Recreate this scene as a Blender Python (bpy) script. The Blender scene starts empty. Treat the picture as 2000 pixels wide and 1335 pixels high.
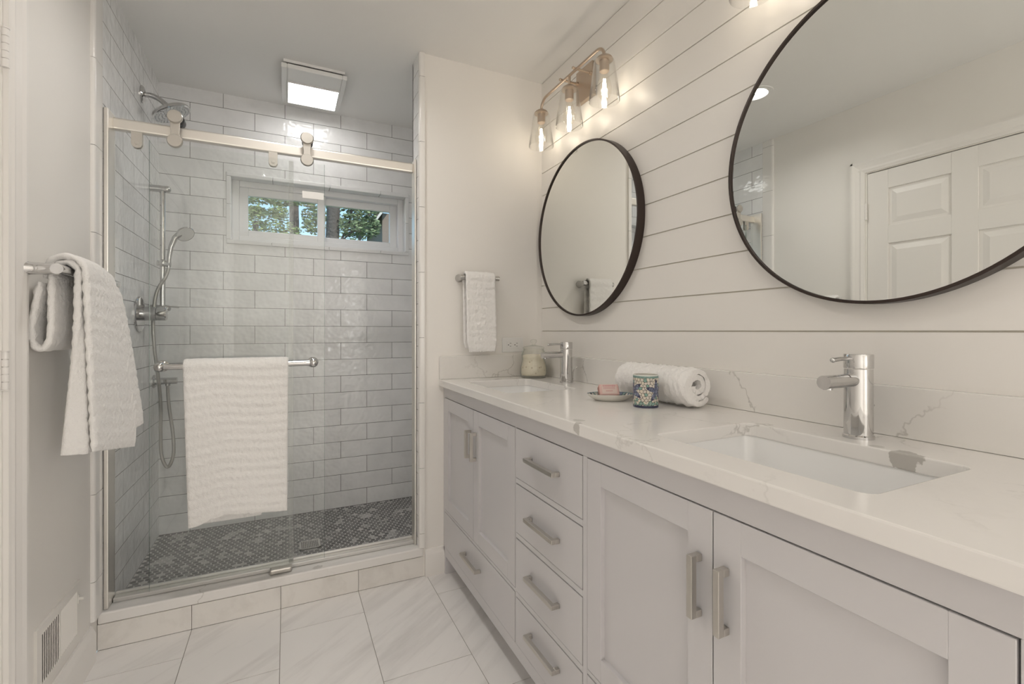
import bpy, bmesh, math, random
from mathutils import Vector, Matrix, noise
import numpy as np

random.seed(7)
SC = bpy.context.scene
COL = SC.collection
PI = math.pi

# ------------------------------------------------------------------ camera, world, exposure
H_CAM = 1.145
PSI = math.atan(441.0 / 918.0)
cam_d = bpy.data.cameras.new('camera')
cam_d.sensor_fit = 'HORIZONTAL'
cam_d.sensor_width = 36.0
cam_d.lens = 36.0 * 918.0 / 2000.0
cam_d.shift_y = -22.0 / 2000.0
cam_d.clip_start = 0.01
cam = bpy.data.objects.new('camera', cam_d)
COL.objects.link(cam)
cam.location = (0, 0, H_CAM)
cam.rotation_euler = (PI / 2, 0, -PSI)
SC.camera = cam

SC.view_settings.view_transform = 'Standard'
SC.view_settings.look = 'None'
SC.view_settings.gamma = 1.0
SC.view_settings.use_curve_mapping = False
SC.view_settings.exposure = 0.14
try:
    SC.cycles.use_denoising = True
    SC.cycles.max_bounces = 14
    SC.cycles.diffuse_bounces = 7
    SC.cycles.glossy_bounces = 6
    SC.cycles.transmission_bounces = 8
    SC.cycles.transparent_max_bounces = 24
    SC.cycles.caustics_reflective = False
    SC.cycles.caustics_refractive = False
    SC.cycles.sample_clamp_indirect = 4.0
except Exception:
    pass

CAN_L = 150.0        # radiance of the recessed ceiling lights
FAN_L = 9.5          # radiance of the shower fan-light lens
BULB_W = 0.24         # each filament bulb
FILL_L = 6.8          # glow of the unseen window added behind the camera as fill light
SKY = 1.35
SUN_W = 4.0

world = bpy.data.worlds.new('sky')
SC.world = world
world.use_nodes = True
wn = world.node_tree
wn.nodes.clear()
w_out = wn.nodes.new('ShaderNodeOutputWorld')
w_bg = wn.nodes.new('ShaderNodeBackground')
w_tc = wn.nodes.new('ShaderNodeTexCoord')
w_sep = wn.nodes.new('ShaderNodeSeparateXYZ')
w_ramp = wn.nodes.new('ShaderNodeValToRGB')
w_ramp.color_ramp.elements[0].position = 0.0
w_ramp.color_ramp.elements[0].color = (0.62, 0.86, 1.0, 1)
w_ramp.color_ramp.elements[1].position = 0.55
w_ramp.color_ramp.elements[1].color = (0.13, 0.40, 0.75, 1)
wn.links.new(w_tc.outputs['Generated'], w_sep.inputs[0])
wn.links.new(w_sep.outputs['Z'], w_ramp.inputs[0])
wn.links.new(w_ramp.outputs[0], w_bg.inputs[0])
w_bg.inputs[1].default_value = SKY
wn.links.new(w_bg.outputs[0], w_out.inputs[0])

sun_d = bpy.data.lights.new('sun', 'SUN')
sun_d.energy = SUN_W
sun_d.angle = 0.01
sun_d.color = (1.0, 0.95, 0.86)
sun = bpy.data.objects.new('sun', sun_d)
COL.objects.link(sun)
sun.location = (-4, 6, 9)
sun.rotation_euler = (math.radians(48), 0, math.radians(20))   # from the photographer's side, onto the trees


# ------------------------------------------------------------------ materials
def new_mat(name):
    m = bpy.data.materials.new(name)
    m.use_nodes = True
    nt = m.node_tree
    return m, nt, nt.nodes['Principled BSDF']


def N(nt, kind, **kw):
    n = nt.nodes.new(kind)
    for k, v in kw.items():
        if k.startswith('in_'):
            key = k[3:]
            key = int(key) if key.isdigit() else key.replace('_', ' ')
            n.inputs[key].default_value = v
        else:
            setattr(n, k, v)
    return n


def plain(name, col, rough=0.5, metal=0.0, spec=0.5, bump=None, coat=0.0):
    m, nt, b = new_mat(name)
    b.inputs['Base Color'].default_value = (*col, 1)
    b.inputs['Roughness'].default_value = rough
    b.inputs['Metallic'].default_value = metal
    b.inputs['Specular IOR Level'].default_value = spec
    b.inputs['Coat Weight'].default_value = coat
    if bump:
        sc, st, dist = bump
        g = N(nt, 'ShaderNodeNewGeometry')
        t = N(nt, 'ShaderNodeTexNoise', in_Scale=sc, in_Detail=3.0)
        nt.links.new(g.outputs['Position'], t.inputs['Vector'])
        bp = N(nt, 'ShaderNodeBump', in_Strength=st, in_Distance=dist)
        nt.links.new(t.outputs[0], bp.inputs['Height'])
        nt.links.new(bp.outputs[0], b.inputs['Normal'])
    return m


def emis(name, col, strength):
    m, nt, b = new_mat(name)
    b.inputs['Base Color'].default_value = (0.8, 0.8, 0.8, 1)
    b.inputs['Emission Color'].default_value = (*col, 1)
    b.inputs['Emission Strength'].default_value = strength
    return m


def thin_glass(name, tint=(0.95, 0.97, 0.96), ior=1.5, gain=1.0, rough=0.0, edge=None):
    """A pane: light passes straight through, a Fresnel share is mirrored."""
    m, nt, b = new_mat(name)
    nt.nodes.remove(b)
    out = nt.nodes['Material Output']
    tr = N(nt, 'ShaderNodeBsdfTransparent')
    tr.inputs[0].default_value = (*tint, 1)
    gl = N(nt, 'ShaderNodeBsdfGlossy', in_Roughness=rough)
    gl.inputs[0].default_value = (1, 1, 1, 1)
    # Schlick reflectance, the same from either side of the thin pane
    f0 = ((ior - 1) / (ior + 1)) ** 2
    lw = N(nt, 'ShaderNodeLayerWeight')
    lw.inputs[0].default_value = 0.5
    pw = N(nt, 'ShaderNodeMath', operation='POWER'); pw.inputs[1].default_value = 5.0
    nt.links.new(lw.outputs['Facing'], pw.inputs[0])
    mu = N(nt, 'ShaderNodeMath', operation='MULTIPLY_ADD')
    mu.inputs[1].default_value = (1 - f0) * gain
    mu.inputs[2].default_value = f0 * gain
    nt.links.new(pw.outputs[0], mu.inputs[0])
    if edge:
        pe = N(nt, 'ShaderNodeMath', operation='POWER'); pe.inputs[1].default_value = 3.5
        nt.links.new(lw.outputs['Facing'], pe.inputs[0])
        mc = N(nt, 'ShaderNodeMix', data_type='RGBA')
        mc.inputs[6].default_value = (*tint, 1)
        mc.inputs[7].default_value = (*edge, 1)
        nt.links.new(pe.outputs[0], mc.inputs[0])
        nt.links.new(mc.outputs[2], tr.inputs[0])
    mx = N(nt, 'ShaderNodeMixShader')
    nt.links.new(mu.outputs[0], mx.inputs[0])
    nt.links.new(tr.outputs[0], mx.inputs[1])
    nt.links.new(gl.outputs[0], mx.inputs[2])
    nt.links.new(mx.outputs[0], out.inputs[0])
    return m


def tile_mat(name, axis, off_u, off_v, wave=0.85, w=0.3035, h=0.0992, col=(0.86, 0.86, 0.86), mortar=(0.075, 0.07, 0.066), msize=0.0011):
    """Long subway tile, half bond, wavy glaze.  axis: the world axis that runs along the courses."""
    m, nt, b = new_mat(name)
    g = N(nt, 'ShaderNodeNewGeometry')
    s = N(nt, 'ShaderNodeSeparateXYZ')
    nt.links.new(g.outputs['Position'], s.inputs[0])
    au = N(nt, 'ShaderNodeMath', operation='ADD'); au.inputs[1].default_value = off_u
    av = N(nt, 'ShaderNodeMath', operation='ADD'); av.inputs[1].default_value = off_v
    nt.links.new(s.outputs[axis], au.inputs[0])
    nt.links.new(s.outputs['Z'], av.inputs[0])
    c = N(nt, 'ShaderNodeCombineXYZ')
    nt.links.new(au.outputs[0], c.inputs[0])
    nt.links.new(av.outputs[0], c.inputs[1])
    br = N(nt, 'ShaderNodeTexBrick')
    br.offset = 0.5
    br.offset_frequency = 2
    br.squash = 1.0
    br.inputs['Color1'].default_value = (*[x * 1.02 for x in col], 1)
    br.inputs['Color2'].default_value = (*[x * 0.965 for x in col], 1)
    br.inputs['Mortar'].default_value = (*mortar, 1)
    br.inputs['Scale'].default_value = 1.0
    br.inputs['Mortar Size'].default_value = msize
    br.inputs['Mortar Smooth'].default_value = 0.1
    br.inputs['Bias'].default_value = 0.0
    br.inputs['Brick Width'].default_value = w
    br.inputs['Row Height'].default_value = h
    nt.links.new(c.outputs[0], br.inputs['Vector'])
    # soft cloudiness of the glaze
    n1 = N(nt, 'ShaderNodeTexNoise', in_Scale=9.0, in_Detail=4.0)
    nt.links.new(g.outputs['Position'], n1.inputs['Vector'])
    mr = N(nt, 'ShaderNodeMapRange', in_1=0.3, in_2=0.7, in_3=0.95, in_4=1.04)
    nt.links.new(n1.outputs[0], mr.inputs[0])
    mx = N(nt, 'ShaderNodeMix', data_type='RGBA', blend_type='MULTIPLY')
    mx.inputs[0].default_value = 1.0
    nt.links.new(br.outputs['Color'], mx.inputs[6])
    nt.links.new(mr.outputs[0], mx.inputs[7])
    nt.links.new(mx.outputs[2], b.inputs['Base Color'])
    # waviness
    n2 = N(nt, 'ShaderNodeTexNoise', in_Scale=26.0, in_Detail=1.0)
    nt.links.new(g.outputs['Position'], n2.inputs['Vector'])
    b1 = N(nt, 'ShaderNodeBump', in_Strength=wave, in_Distance=0.0050)
    nt.links.new(n2.outputs[0], b1.inputs['Height'])
    inv = N(nt, 'ShaderNodeMath', operation='SUBTRACT'); inv.inputs[0].default_value = 1.0
    nt.links.new(br.outputs['Fac'], inv.inputs[1])
    b2 = N(nt, 'ShaderNodeBump', in_Strength=0.6, in_Distance=0.0015)
    nt.links.new(inv.outputs[0], b2.inputs['Height'])
    nt.links.new(b1.outputs[0], b2.inputs['Normal'])
    nt.links.new(b2.outputs[0], b.inputs['Normal'])
    rr = N(nt, 'ShaderNodeMapRange', in_1=0.0, in_2=1.0, in_3=0.045, in_4=0.8)
    nt.links.new(br.outputs['Fac'], rr.inputs[0])
    nt.links.new(rr.outputs[0], b.inputs['Roughness'])
    return m


def attr_mat(name, rough=0.5, spec=0.5, noise_amt=0.0, noise_scale=60.0, bump=0.0):
    """Base colour carried by the mesh's own colour layer (tile-to-tile variation, glazed picture)."""
    m, nt, b = new_mat(name)
    a = N(nt, 'ShaderNodeAttribute', attribute_name='Col')
    src = a.outputs['Color']
    if noise_amt:
        g = N(nt, 'ShaderNodeNewGeometry')
        n = N(nt, 'ShaderNodeTexNoise', in_Scale=noise_scale, in_Detail=3.0)
        nt.links.new(g.outputs['Position'], n.inputs['Vector'])
        mr = N(nt, 'ShaderNodeMapRange', in_1=0.25, in_2=0.75, in_3=1 - noise_amt, in_4=1 + noise_amt)
        nt.links.new(n.outputs[0], mr.inputs[0])
        mx = N(nt, 'ShaderNodeMix', data_type='RGBA', blend_type='MULTIPLY')
        mx.inputs[0].default_value = 1.0
        nt.links.new(src, mx.inputs[6])
        nt.links.new(mr.outputs[0], mx.inputs[7])
        src = mx.outputs[2]
    nt.links.new(src, b.inputs['Base Color'])
    b.inputs['Roughness'].default_value = rough
    b.inputs['Specular IOR Level'].default_value = spec
    return m


def quartz_mat(name, m0=0.50, mamt=0.6, base=(0.82, 0.80, 0.775), vein=(0.46, 0.44, 0.41), blotches=(), rough=0.16):
    """White engineered quartz: thin broken grey veins, a few grey patches where the slab has them."""
    m, nt, b = new_mat(name)
    g = N(nt, 'ShaderNodeNewGeometry')
    # warp the position so the veins wander
    nw = N(nt, 'ShaderNodeTexNoise', in_Scale=5.0, in_Detail=5.0, in_Roughness=0.6)
    nt.links.new(g.outputs['Position'], nw.inputs['Vector'])
    sub = N(nt, 'ShaderNodeVectorMath', operation='SUBTRACT'); sub.inputs[1].default_value = (0.5, 0.5, 0.5)
    nt.links.new(nw.outputs['Color'], sub.inputs[0])
    scl = N(nt, 'ShaderNodeVectorMath', operation='SCALE'); scl.inputs['Scale'].default_value = 0.35
    nt.links.new(sub.outputs[0], scl.inputs[0])
    add = N(nt, 'ShaderNodeVectorMath', operation='ADD')
    nt.links.new(g.outputs['Position'], add.inputs[0])
    nt.links.new(scl.outputs[0], add.inputs[1])
    vo = N(nt, 'ShaderNodeTexVoronoi', feature='DISTANCE_TO_EDGE', in_Scale=2.3)
    nt.links.new(add.outputs[0], vo.inputs['Vector'])
    v1 = N(nt, 'ShaderNodeMapRange', in_1=0.0, in_2=0.012, in_3=1.0, in_4=0.0)
    nt.links.new(vo.outputs['Distance'], v1.inputs[0])
    nm = N(nt, 'ShaderNodeTexNoise', in_Scale=3.1, in_Detail=2.0)
    nt.links.new(g.outputs['Position'], nm.inputs['Vector'])
    msk = N(nt, 'ShaderNodeMapRange', in_1=m0, in_2=m0 + 0.14, in_3=0.0, in_4=mamt)
    nt.links.new(nm.outputs[0], msk.inputs[0])
    f = N(nt, 'ShaderNodeMath', operation='MULTIPLY')
    nt.links.new(v1.outputs[0], f.inputs[0])
    nt.links.new(msk.outputs[0], f.inputs[1])
    # broad, very pale clouds
    nc = N(nt, 'ShaderNodeTexNoise', in_Scale=2.2, in_Detail=6.0, in_Roughness=0.65)
    nt.links.new(add.outputs[0], nc.inputs['Vector'])
    cl = N(nt, 'ShaderNodeMapRange', in_1=0.56, in_2=0.72, in_3=0.0, in_4=0.16)
    nt.links.new(nc.outputs[0], cl.inputs[0])
    tot = N(nt, 'ShaderNodeMath', operation='MAXIMUM')
    nt.links.new(f.outputs[0], tot.inputs[0])
    nt.links.new(cl.outputs[0], tot.inputs[1])
    last = tot.outputs[0]
    wb = N(nt, 'ShaderNodeTexNoise', in_Scale=42.0, in_Detail=4.0)
    nt.links.new(g.outputs['Position'], wb.inputs['Vector'])
    for (px, py, pz, r, amt) in blotches:
        d = N(nt, 'ShaderNodeVectorMath', operation='DISTANCE'); d.inputs[1].default_value = (px, py, pz)
        nt.links.new(g.outputs['Position'], d.inputs[0])
        wob = N(nt, 'ShaderNodeMath', operation='MULTIPLY_ADD')
        wob.inputs[1].default_value = r * 1.6
        nt.links.new(wb.outputs[0], wob.inputs[0])
        nt.links.new(d.outputs['Value'], wob.inputs[2])
        mr = N(nt, 'ShaderNodeMapRange', in_1=r * 1.72, in_2=r * 1.80, in_3=amt, in_4=0.0)
        nt.links.new(wob.outputs[0], mr.inputs[0])
        mxx = N(nt, 'ShaderNodeMath', operation='MAXIMUM')
        nt.links.new(last, mxx.inputs[0])
        nt.links.new(mr.outputs[0], mxx.inputs[1])
        last = mxx.outputs[0]
    mx = N(nt, 'ShaderNodeMix', data_type='RGBA')
    mx.inputs[6].default_value = (*base, 1)
    mx.inputs[7].default_value = (*vein, 1)
    nt.links.new(last, mx.inputs[0])
    nt.links.new(mx.outputs[2], b.inputs['Base Color'])
    b.inputs['Roughness'].default_value = rough
    return m


def marble_mat(name, base=(0.86, 0.84, 0.825), vein=(0.66, 0.64, 0.625)):
    """Porcelain floor tile printed with slanting grey streaks; each tile's own offset is in the colour layer."""
    m, nt, b = new_mat(name)
    g = N(nt, 'ShaderNodeNewGeometry')
    a = N(nt, 'ShaderNodeAttribute', attribute_name='Col')
    sc = N(nt, 'ShaderNodeVectorMath', operation='SCALE'); sc.inputs['Scale'].default_value = 3.0
    nt.links.new(a.outputs['Vector'], sc.inputs[0])
    add = N(nt, 'ShaderNodeVectorMath', operation='ADD')
    nt.links.new(g.outputs['Position'], add.inputs[0])
    nt.links.new(sc.outputs[0], add.inputs[1])
    mp = N(nt, 'ShaderNodeMapping')
    mp.inputs['Rotation'].default_value = (0, 0, math.radians(38))
    mp.inputs['Scale'].default_value = (1.0, 9.0, 1.0)
    mp.vector_type = 'TEXTURE'
    mp.inputs['Scale'].default_value = (4.5, 0.55, 1.0)
    nt.links.new(add.outputs[0], mp.inputs[0])
    n1 = N(nt, 'ShaderNodeTexNoise', in_Scale=6.0, in_Detail=7.0, in_Roughness=0.62, in_Distortion=0.25)
    nt.links.new(mp.outputs[0], n1.inputs['Vector'])
    r1 = N(nt, 'ShaderNodeMapRange', in_1=0.50, in_2=0.74, in_3=0.0, in_4=0.8)
    nt.links.new(n1.outputs[0], r1.inputs[0])
    mx = N(nt, 'ShaderNodeMix', data_type='RGBA')
    mx.inputs[6].default_value = (*base, 1)
    mx.inputs[7].default_value = (*vein, 1)
    nt.links.new(r1.outputs[0], mx.inputs[0])
    nt.links.new(mx.outputs[2], b.inputs['Base Color'])
    b.inputs['Roughness'].default_value = 0.34
    return m


def terry_mat(name, col=(0.88, 0.865, 0.845)):
    m, nt, b = new_mat(name)
    b.inputs['Base Color'].default_value = (*col, 1)
    b.inputs['Roughness'].default_value = 0.95
    b.inputs['Specular IOR Level'].default_value = 0.1
    b.inputs['Sheen Weight'].default_value = 0.15
    g = N(nt, 'ShaderNodeNewGeometry')
    n1 = N(nt, 'ShaderNodeTexNoise', in_Scale=420.0, in_Detail=2.0)
    nt.links.new(g.outputs['Position'], n1.inputs['Vector'])
    b1 = N(nt, 'ShaderNodeBump', in_Strength=0.5, in_Distance=0.003)
    nt.links.new(n1.outputs[0], b1.inputs['Height'])
    n2 = N(nt, 'ShaderNodeTexNoise', in_Scale=85.0, in_Detail=3.0)
    nt.links.new(g.outputs['Position'], n2.inputs['Vector'])
    b2 = N(nt, 'ShaderNodeBump', in_Strength=0.45, in_Distance=0.006)
    nt.links.new(n2.outputs[0], b2.inputs['Height'])
    nt.links.new(b1.outputs[0], b2.inputs['Normal'])
    nt.links.new(b2.outputs[0], b.inputs['Normal'])
    return m


M = {}
M['wall'] = plain('wall_paint', (0.84, 0.815, 0.78), 0.55, bump=(260, 0.05, 0.001))
M['ceil'] = plain('ceiling_paint', (0.84, 0.83, 0.81), 0.8)
M['trimw'] = plain('trim_paint', (0.84, 0.815, 0.785), 0.32)
M['shiplap'] = plain('shiplap_paint', (0.82, 0.795, 0.76), 0.38)
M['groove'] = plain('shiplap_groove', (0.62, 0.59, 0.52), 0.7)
M['tile_x'] = tile_mat('tile_back', 'X', -0.145 + 0.3035 / 2 + 0.3035 * 20, -0.0805 + 0.0992 * 20)
M['tile_y'] = tile_mat('tile_side', 'Y', -2.86 + 0.3035 * 20, -0.0805 + 0.0992 * 20, wave=0.4)
M['bullnose'] = plain('bullnose_tile', (0.82, 0.80, 0.775), 0.14)
M['bull_cool'] = plain('bullnose_tile_window', (0.80, 0.80, 0.80), 0.14)
M['grout'] = plain('grout', (0.20, 0.18, 0.165), 0.9)
M['floor_grout'] = plain('floor_grout', (0.30, 0.275, 0.25), 0.9)
M['hexgrout'] = plain('mosaic_grout', (0.60, 0.59, 0.58), 0.9)
M['hex'] = attr_mat('mosaic_stone', 0.45, 0.4, 0.18, 45.0)
M['marble'] = marble_mat('marble_floor')
M['curbtile'] = marble_mat('marble_curb', (0.80, 0.775, 0.74), (0.63, 0.60, 0.56))
M['quartz'] = quartz_mat('quartz_top', blotches=((1.047, 0.475, 0.905, 0.026, 0.9), (1.062, 0.53, 0.915, 0.012, 0.5), (0.90, 2.045, 0.90, 0.020, 0.7), (0.655, 0.985, 0.903, 0.016, 0.75), (0.675, 1.015, 0.915, 0.016, 0.45)))
M['quartz_bs'] = quartz_mat('quartz_splash', m0=0.42, mamt=0.75, base=(0.79, 0.77, 0.74), blotches=((1.19, 1.36, 1.015, 0.022, 0.8), (1.19, 1.33, 1.005, 0.018, 0.8)))
M['quartz_curb'] = quartz_mat('quartz_curb', base=(0.82, 0.80, 0.775), blotches=((0.12, 2.175, 0.135, 0.018, 0.5),))
M['cab'] = plain('cabinet_paint', (0.62, 0.605, 0.615), 0.34)
M['cabin'] = plain('cabinet_inside', (0.16, 0.14, 0.13), 0.8)
M['nickel'] = plain('brushed_nickel', (0.60, 0.575, 0.535), 0.36, 1.0, bump=(900, 0.04, 0.0005))
M['railnickel'] = plain('rail_nickel', (0.80, 0.77, 0.725), 0.38, 1.0)
M['chrome'] = plain('chrome', (0.64, 0.635, 0.63), 0.06, 1.0)
M['softchrome'] = plain('soft_chrome', (0.56, 0.555, 0.55), 0.16, 1.0)
M['bronze'] = plain('champagne_bronze', (0.54, 0.445, 0.36), 0.34, 1.0)
M['frame'] = plain('mirror_frame_metal', (0.050, 0.036, 0.031), 0.38, 0.55)
M['mirror'] = plain('mirror_silver', (0.86, 0.875, 0.85), 0.0, 1.0)
M['glass_fix'] = thin_glass('shower_glass_fixed', (0.980, 0.986, 0.983), 1.42)
M['glass_door'] = thin_glass('shower_glass_door', (0.980, 0.986, 0.983), 1.42)
M['glassedge'] = thin_glass('glass_edge', (0.76, 0.80, 0.79), 1.5)
M['seal'] = thin_glass('clear_vinyl_seal', (0.86, 0.865, 0.86), 1.5, 2.0, 0.25)
M['shade'] = thin_glass('shade_glass', (0.985, 0.985, 0.98), 1.55, 1.3, edge=(0.80, 0.79, 0.775))
M['bulbglass'] = thin_glass('bulb_glass', (0.99, 0.98, 0.96), 1.25)
M['jarglass'] = thin_glass('jar_glass', (0.975, 0.98, 0.97), 1.5, edge=(0.55, 0.60, 0.56))
M['winglass'] = thin_glass('window_glass', (0.97, 0.98, 0.98), 1.4)
M['filament'] = emis('filament_glow', (1.0, 0.86, 0.66), 45.0)
M['canlens'] = emis('recessed_lens', (1.0, 0.965, 0.92), CAN_L)
M['canlens_fill'] = emis('recessed_lens_fill', (1.0, 0.965, 0.92), CAN_L * 0.22)  # lens of the two unseen lamps added for fill light
M['fanlens'] = emis('fan_light_lens', (1.0, 0.985, 0.96), FAN_L)
M['white'] = plain('white_plastic', (0.82, 0.815, 0.80), 0.4)
M['vinyl'] = plain('window_vinyl', (0.84, 0.84, 0.84), 0.35)
M['dark'] = plain('gap_shade', (0.035, 0.033, 0.03), 0.8)
M['slot'] = plain('outlet_slot', (0.06, 0.055, 0.05), 0.6)
M['ceramic'] = plain('sink_porcelain', (0.86, 0.86, 0.855), 0.10)
M['terry'] = terry_mat('towel_terry')
M['terry2'] = terry_mat('towel_terry_cool', (0.88, 0.865, 0.85))
M['wax'] = None
M['pink'] = plain('soap_wrapper', (0.66, 0.44, 0.405), 0.35)
M['pinkpale'] = plain('soap_label', (0.68, 0.55, 0.50), 0.4)
M['pinkdark'] = plain('soap_print', (0.60, 0.30, 0.31), 0.4)
M['pinkend'] = plain('soap_wrapper_fold', (0.42, 0.20, 0.165), 0.4)
M['paint_col'] = attr_mat('glazed_mosaic', 0.18, 0.5)
M['glazewhite'] = plain('glazed_white', (0.68, 0.66, 0.61), 0.15)
M['vent'] = plain('register_enamel', (0.82, 0.795, 0.755), 0.4)
M['bark'] = plain('bark', (0.085, 0.07, 0.06), 0.95, bump=(18, 0.6, 0.05))
M['leaf'] = attr_mat('leaves', 0.55, 0.3)
M['grass'] = plain('lawn', (0.10, 0.17, 0.05), 0.9)
M['roof'] = plain('roof_shingle', (0.10, 0.075, 0.06), 0.9)
M['fascia'] = plain('fascia_board', (0.55, 0.52, 0.47), 0.6)
M['brick'] = plain('house_siding', (0.22, 0.17, 0.14), 0.9)


def salts_mat():
    m, nt, b = new_mat('bath_salts')
    g = N(nt, 'ShaderNodeNewGeometry')
    v = N(nt, 'ShaderNodeTexVoronoi', in_Scale=48.0)
    nt.links.new(g.outputs['Position'], v.inputs['Vector'])
    r = N(nt, 'ShaderNodeValToRGB')
    e = r.color_ramp.elements
    e[0].position = 0.0; e[0].color = (0.42, 0.28, 0.16, 1)
    e[1].position = 0.26; e[1].color = (0.84, 0.76, 0.62, 1)
    nt.links.new(v.outputs['Distance'], r.inputs[0])
    nt.links.new(r.outputs[0], b.inputs['Base Color'])
    bp = N(nt, 'ShaderNodeBump', in_Strength=0.5, in_Distance=0.004)
    nt.links.new(v.outputs['Distance'], bp.inputs['Height'])
    nt.links.new(bp.outputs[0], b.inputs['Normal'])
    b.inputs['Roughness'].default_value = 0.7
    return m


M['wax'] = salts_mat()


# ------------------------------------------------------------------ building helpers
ORG = Vector((0, 0, 0))


def thing(name, label, cat, loc, group=None):
    global ORG
    o = bpy.data.objects.new(name, None)
    o.empty_display_size = 0.05
    COL.objects.link(o)
    o.location = loc
    ORG = Vector(loc)
    o['label'] = label
    o['category'] = cat
    if group:
        o['group'] = group
    return o


def world_org():
    global ORG
    ORG = Vector((0, 0, 0))


def tag(o, label, cat, group=None):
    o['label'] = label
    o['category'] = cat
    if group:
        o['group'] = group
    return o


class MB:
    """Collects faces for ONE mesh object (world coordinates)."""

    def __init__(self):
        self.v = []
        self.f = []
        self.mi = []
        self.cols = None

    def add(self, verts, faces, mi=0):
        b = len(self.v)
        self.v.extend([tuple(p) for p in verts])
        for f in faces:
            self.f.append([b + i for i in f])
            self.mi.append(mi)
        return self

    def box(self, x0, x1, y0, y1, z0, z1, mi=0):
        x0, x1 = min(x0, x1), max(x0, x1)
        y0, y1 = min(y0, y1), max(y0, y1)
        z0, z1 = min(z0, z1), max(z0, z1)
        vs = [(x0, y0, z0), (x1, y0, z0), (x1, y1, z0), (x0, y1, z0), (x0, y0, z1), (x1, y0, z1), (x1, y1, z1), (x0, y1, z1)]
        return self.add(vs, [(0, 3, 2, 1), (4, 5, 6, 7), (0, 1, 5, 4), (1, 2, 6, 5), (2, 3, 7, 6), (3, 0, 4, 7)], mi)

    def obox(self, c, ax, ay, az, sx, sy, sz, mi=0):
        c = Vector(c); ax = Vector(ax).normalized(); ay = Vector(ay).normalized(); az = Vector(az).normalized()
        vs = []
        for k in (-1, 1):
            for (i, j) in ((-1, -1), (1, -1), (1, 1), (-1, 1)):
                vs.append(c + ax * (i * sx / 2) + ay * (j * sy / 2) + az * (k * sz / 2))
        return self.add(vs, [(0, 3, 2, 1), (4, 5, 6, 7), (0, 1, 5, 4), (1, 2, 6, 5), (2, 3, 7, 6), (3, 0, 4, 7)], mi)

    @staticmethod
    def basis(d):
        d = Vector(d).normalized()
        up = Vector((0, 0, 1)) if abs(d.z) < 0.95 else Vector((1, 0, 0))
        a = d.cross(up).normalized()
        return a, d.cross(a).normalized(), d

    def lathe(self, prof, c, axis=(0, 0, 1), seg=32, closed=False, mi=0):
        """prof: (radius, height) pairs along the axis; radius 0 closes to a point."""
        c = Vector(c)
        a, bb, d = self.basis(axis)
        vs, ring = [], []
        for (r, h) in prof:
            if r < 1e-6:
                ring.append((len(vs), 1)); vs.append(c + d * h)
            else:
                ring.append((len(vs), seg))
                for i in range(seg):
                    t = 2 * PI * i / seg
                    vs.append(c + d * h + a * (r * math.cos(t)) + bb * (r * math.sin(t)))
        fs = []
        n = len(prof)
        for k in range(n if closed else n - 1):
            s0, n0 = ring[k]
            s1, n1 = ring[(k + 1) % n]
            for i in range(seg):
                j = (i + 1) % seg
                if n0 == 1 and n1 == 1:
                    continue
                if n0 == 1:
                    fs.append((s0, s1 + j, s1 + i))
                elif n1 == 1:
                    fs.append((s0 + i, s0 + j, s1))
                else:
                    fs.append((s0 + i, s0 + j, s1 + j, s1 + i))
        return self.add(vs, fs, mi)

    def cyl(self, p0, p1, r, seg=24, r1=None, mi=0):
        p0, p1 = Vector(p0), Vector(p1)
        L = (p1 - p0).length
        r1 = r if r1 is None else r1
        return self.lathe([(0, 0), (r, 0), (r1, L), (0, L)], p0, p1 - p0, seg, mi=mi)

    def ball(self, c, r, seg=20, rings=10, mi=0, sq=1.0):
        prof = [(r * math.sin(PI * k / rings), -r * sq * math.cos(PI * k / rings)) for k in range(rings + 1)]
        prof[0] = (0, prof[0][1]); prof[-1] = (0, prof[-1][1])
        return self.lathe(prof, c, (0, 0, 1), seg, mi=mi)

    def tube(self, pts, r, seg=12, cap=True, mi=0):
        pts = [Vector(p) for p in pts]
        n = len(pts)
        rr = r if isinstance(r, (list, tuple)) else [r] * n
        vs = []
        prev = None
        for i in range(n):
            d = (pts[min(i + 1, n - 1)] - pts[max(i - 1, 0)]).normalized()
            if prev is None:
                a, b2, _ = self.basis(d)
            else:
                a = (prev - d * prev.dot(d)).normalized()
                b2 = d.cross(a)
            prev = a
            for k in range(seg):
                t = 2 * PI * k / seg
                vs.append(pts[i] + a * (rr[i] * math.cos(t)) + b2 * (rr[i] * math.sin(t)))
        fs = []
        for i in range(n - 1):
            for k in range(seg):
                j = (k + 1) % seg
                fs.append((i * seg + k, i * seg + j, (i + 1) * seg + j, (i + 1) * seg + k))
        if cap:
            fs.append(tuple(range(seg))[::-1])
            fs.append(tuple((n - 1) * seg + k for k in range(seg)))
        return self.add(vs, fs, mi)

    def prism(self, poly, axis, h0, h1, mi=0):
        """poly: 2-D outline; axis 'X' (y,z), 'Y' (x,z) or 'Z' (x,y); extruded from h0 to h1."""
        def P(p, h):
            if axis == 'X': return (h, p[0], p[1])
            if axis == 'Y': return (p[0], h, p[1])
            return (p[0], p[1], h)
        n = len(poly)
        vs = [P(p, h0) for p in poly] + [P(p, h1) for p in poly]
        fs = [tuple(range(n))[::-1], tuple(range(n, 2 * n))]
        for i in range(n):
            j = (i + 1) % n
            fs.append((i, j, n + j, n + i))
        return self.add(vs, fs, mi)

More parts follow.
